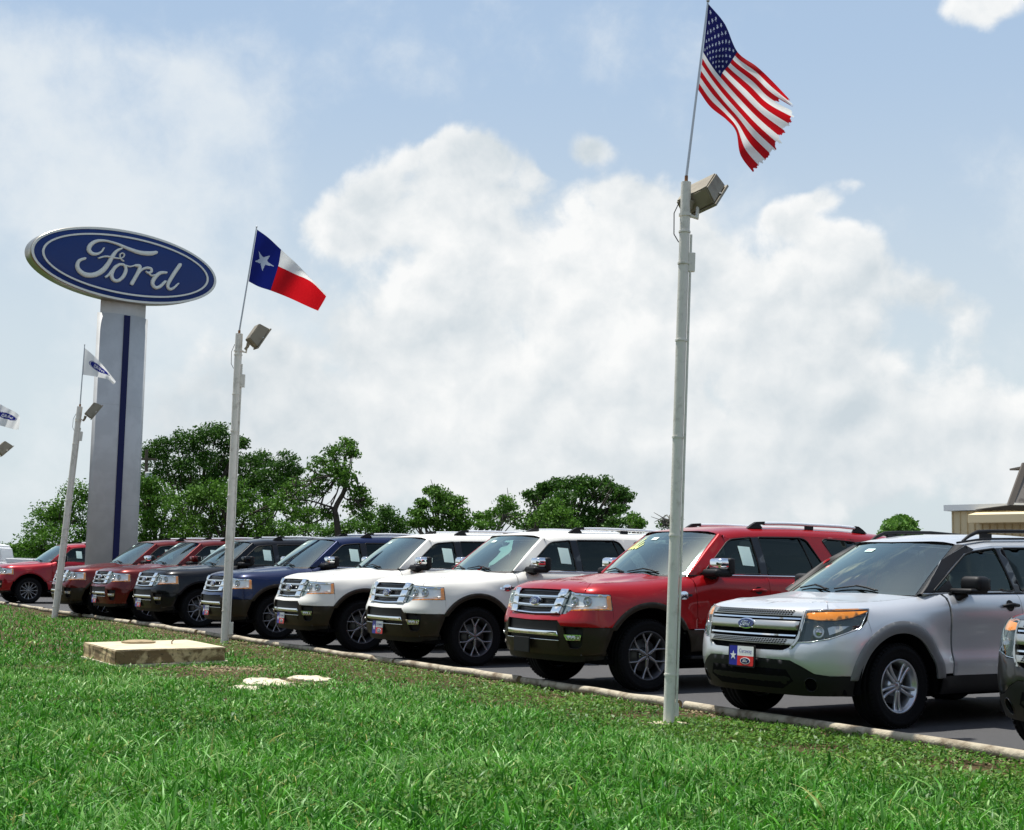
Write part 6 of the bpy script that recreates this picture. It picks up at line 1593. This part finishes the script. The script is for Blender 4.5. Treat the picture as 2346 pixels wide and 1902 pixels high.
fast_mesh('unseen_woods', [(np.concatenate(Vb), np.concatenate(Tb), np.concatenate(tb_))], LEAF['oak'])
V, T, tone, C = crown([(x, 1262 + .018 * x * .9 + 6 * math.sin(x * .05), 22) for x in range(150, 1500, 26)] + [(x, 1290 + 4 * math.sin(x * .07), 20) for x in range(-200, 2700, 34)], 88, 77, 26, .13)
fast_mesh('undergrowth', [(V, T, tone)], LEAF['mid'])
V, T, tone, C = crown([(x, 1292 + .018 * x - 20 + 5 * math.sin(x * .11), 14) for x in range(-700, 3200, 40)], 170, 78, 18, .30)
fast_mesh('distant_treeline', [(V, T, tone)], LEAF['oak'])
# utility pole with its transformer
b = at(333, 1280, 78); b[2] = 0; up = empty('utility_pole', tuple(b)); tag(up, 'thin wooden utility pole with a grey transformer can in front of the tallest oak', 'utility pole')
tp = at(336, 1030, 78) - b; tube([(0, 0, -.1), tp], [.13, .09], 8).build('pole', mat('creosote', (.10, .08, .06), .9), up)
t0 = at(340, 1095, 77.8) - b; g = lathe([(0, .34), (.17, .32), (.19, .25), (.19, -.25), (.16, -.30), (0, -.30)], 14, 'z'); g.xf(Matrix.Translation(Vector(t0))); g.build('transformer', mat('transformer_grey', (.45, .47, .47), .5), up)
box((-.6 + tp[0], -.05, tp[2] - .6), (.6 + tp[0], .05, tp[2] - .48)).build('crossarm', mat('creosote', (.1, .08, .06), .9), up)

# ------------------------------------------------------------------ buildings at the right
BEI = mat('beige_siding', (.70, .58, .36), .6); BEID = mat('beige_rib', (.62, .51, .31), .6); TRIMW = mat('white_trim', (.74, .76, .76), .5)
D = 36.0
l0 = at(2180, 1180, D); bl_ = empty('metal_building', (l0[0], D, 0), R(-47)); tag(bl_, 'beige ribbed metal building with a white eave behind the silver SUV', 'building')
zt = lambda x: 3.02 + .03 * x
g = Geo(); prism([(0, 0), (9, 0), (9, 7), (0, 7)], 0, 2.98, g); g.build('wall', BEI, bl_)
for k in range(44):
    box((.02 + k * .20, -.03, 0), (.05 + k * .20, .002, 2.97), bevel=.006, seg=1).build('rib', BEID, bl_)
g = Geo(); g.add([(-.14, -.14, 2.99), (9.2, -.14, 3.02), (9.2, -.14, 3.17), (-.14, -.14, 3.14), (-.14, 7.2, 2.99), (9.2, 7.2, 3.42), (9.2, 7.2, 3.60), (-.14, 7.2, 3.14)], [(0, 1, 2, 3), (7, 6, 5, 4), (3, 2, 6, 7), (0, 4, 5, 1), (0, 3, 7, 4), (1, 5, 6, 2)], False); g.build('roof', TRIMW, bl_)
g = Geo(); g.add([(.75, -.55, 2.66), (9, -.75, 2.66), (9, -.75, 2.86), (.75, -.55, 2.86), (.75, .0, 2.66), (9, .0, 2.66), (9, .0, 2.96), (.75, .0, 2.96)], [(0, 1, 2, 3), (3, 2, 6, 7), (0, 4, 5, 1), (0, 3, 7, 4), (1, 5, 6, 2)], False); g.build('porch_fascia', BEI, bl_)
SHK = mat('weathered_boards', (.20, .18, .16), .9, noise=(5, (.10, .09, .08), .45, .6)); DKT = mat('dark_trim', (.10, .085, .07), .8)
D2 = 30.0
o0 = at(2318, 1152, D2); ms = empty('mansard_roof', (o0[0], D2, o0[2])); tag(ms, 'grey weathered board mansard roof edge at the right edge of the picture', 'roof')
for k in range(9):
    x0 = k * .30; g = Geo(); sl_ = lambda z: .20 * z / .86 * 1.2
    g.add([(x0 + 0.02 + .0, 0, 0), (x0 + .30, 0, 0), (x0 + .30 + .48, .45, .86), (x0 + .02 + .48, .45, .86), (x0 + .02, .04, 0), (x0 + .30, .04, 0), (x0 + .78, .49, .86), (x0 + .50, .49, .86)], [(0, 1, 2, 3), (7, 6, 5, 4), (0, 4, 5, 1), (3, 2, 6, 7), (0, 3, 7, 4), (1, 5, 6, 2)], False); g.build('board', SHK, ms)
g = Geo(); g.add([(-.09, -.03, -.04), (.03, -.03, -.04), (.54, .43, .90), (.42, .43, .90), (-.09, .06, -.04), (.03, .06, -.04), (.54, .52, .90), (.42, .52, .90)], [(0, 1, 2, 3), (7, 6, 5, 4), (0, 4, 5, 1), (3, 2, 6, 7), (0, 3, 7, 4), (1, 5, 6, 2)], False); g.build('hip_trim', DKT, ms)
box((-.05, 0.0, -.06), (3.0, 2.2, -.045)).build('soffit', DKT, ms); box((.75, .5, .86), (3.0, 2.2, .90)).build('top_cap', DKT, ms)
box((2.2, .9, -o0[2]), (3.0, 2.2, -.06)).build('wall', BEI, ms)

# ------------------------------------------------------------------ white pickup at the far left
PW = paint('paint_pickup', (.74, .75, .76), 0, .35)
b = at(60, 1300, 52); pk = empty('pickup_truck', (b[0] - 1.2, 52, 0), R(184)); tag(pk, 'white pickup truck seen at the left edge, behind the crimson SUV', 'pickup')
def side_prism(poly, y0, y1, g, inset=.0):
    n = len(poly); V = [(x, y0, z) for x, z in poly] + [(x, y1, z) for x, z in poly]
    g.add(V, [tuple(range(n)), tuple(range(n, 2 * n))[::-1]] + [(i, i + n, (i + 1) % n + n, (i + 1) % n) for i in range(n)], False)
def bev_side(poly, y0, y1, name, m_, bev=.05, par=None):
    bm = bmesh.new(); A = [bm.verts.new((x, y0, z)) for x, z in poly]; B = [bm.verts.new((x, y1, z)) for x, z in poly]; n = len(poly)
    bm.faces.new(A); bm.faces.new(B[::-1])
    for i in range(n): bm.faces.new([A[i], B[i], B[(i + 1) % n], A[(i + 1) % n]])
    bmesh.ops.recalc_face_normals(bm, faces=bm.faces); bmesh.ops.bevel(bm, geom=bm.edges[:], offset=bev, segments=3, affect='EDGES')
    me = bpy.data.meshes.new(name); bm.to_mesh(me); bm.free(); me.materials.append(m_)
    for p_ in me.polygons: p_.use_smooth = False
    return link(bpy.data.objects.new(name, me), par or pk)
def wcut(cx, r, z0, n=12): return [(cx + r * math.cos(t), .42 + r * math.sin(t)) for t in np.linspace(math.pi + math.asin((.42 - z0) / r) * 1, -math.asin((.42 - z0) / r) * 1, n)]
bedp = [(-2.9, .55), (-2.9, 1.22), (-.62, 1.22), (-.62, .50)] + wcut(-1.75, .50, .50)[::-1]
bev_side(bedp, -.98, .98, 'bed', PW, .03)
bev_side([(-2.86, 1.20), (-2.86, 1.36), (-.66, 1.40), (-.66, 1.20)], -.93, .93, 'bed_cover', PW, .04)
frontp = [(-.58, .50), (-.58, 1.25), (1.55, 1.25), (2.75, 1.16), (2.92, 1.0), (2.92, .50)] + wcut(1.95, .50, .50)[::-1]
bev_side(frontp, -.98, .98, 'body', PW, .05)
bev_side([(-.52, 1.24), (-.40, 1.80), (-.20, 1.90), (.75, 1.90), (1.50, 1.24)], -.86, .86, 'cab', PW, .07)
for sg_ in (1, -1):
    y = .862 * sg_
    for P in ([(-.30, 1.30), (-.22, 1.74), (.22, 1.76), (.22, 1.30)], [(.30, 1.30), (.30, 1.76), (.70, 1.74), (1.20, 1.30)]):
        g = Geo(); side_prism(P, y - .004, y + .004, g); g.build('window', GLASS_D, pk)
    for x in (-1.75, 1.95):
        ty, ri = make_wheel('multi', .40, .26, sg_); o = ri.build('wheel', [RIMDK, VOID, DISC, RIMLT, GLOSSB], pk, loc=(x, .84 * sg_, .40)); ty.build('tyre', RUBBER, o)
    box((-2.96, .62 * sg_ - .12 * 1, .80), (-2.90, .62 * sg_ + .30 * 1, 1.10) ).build('tail_light', TAIL, pk)
box((-3.05, -.9, .48), (-2.91, .9, .62), bevel=.03).build('rear_bumper', CHROME, pk); box((2.9, -.9, .48), (3.02, .9, .64), bevel=.03).build('front_bumper', CHROME, pk)
box((-2.8, -.7, .35), (2.8, .7, .56)).build('underbody', VOID, pk)
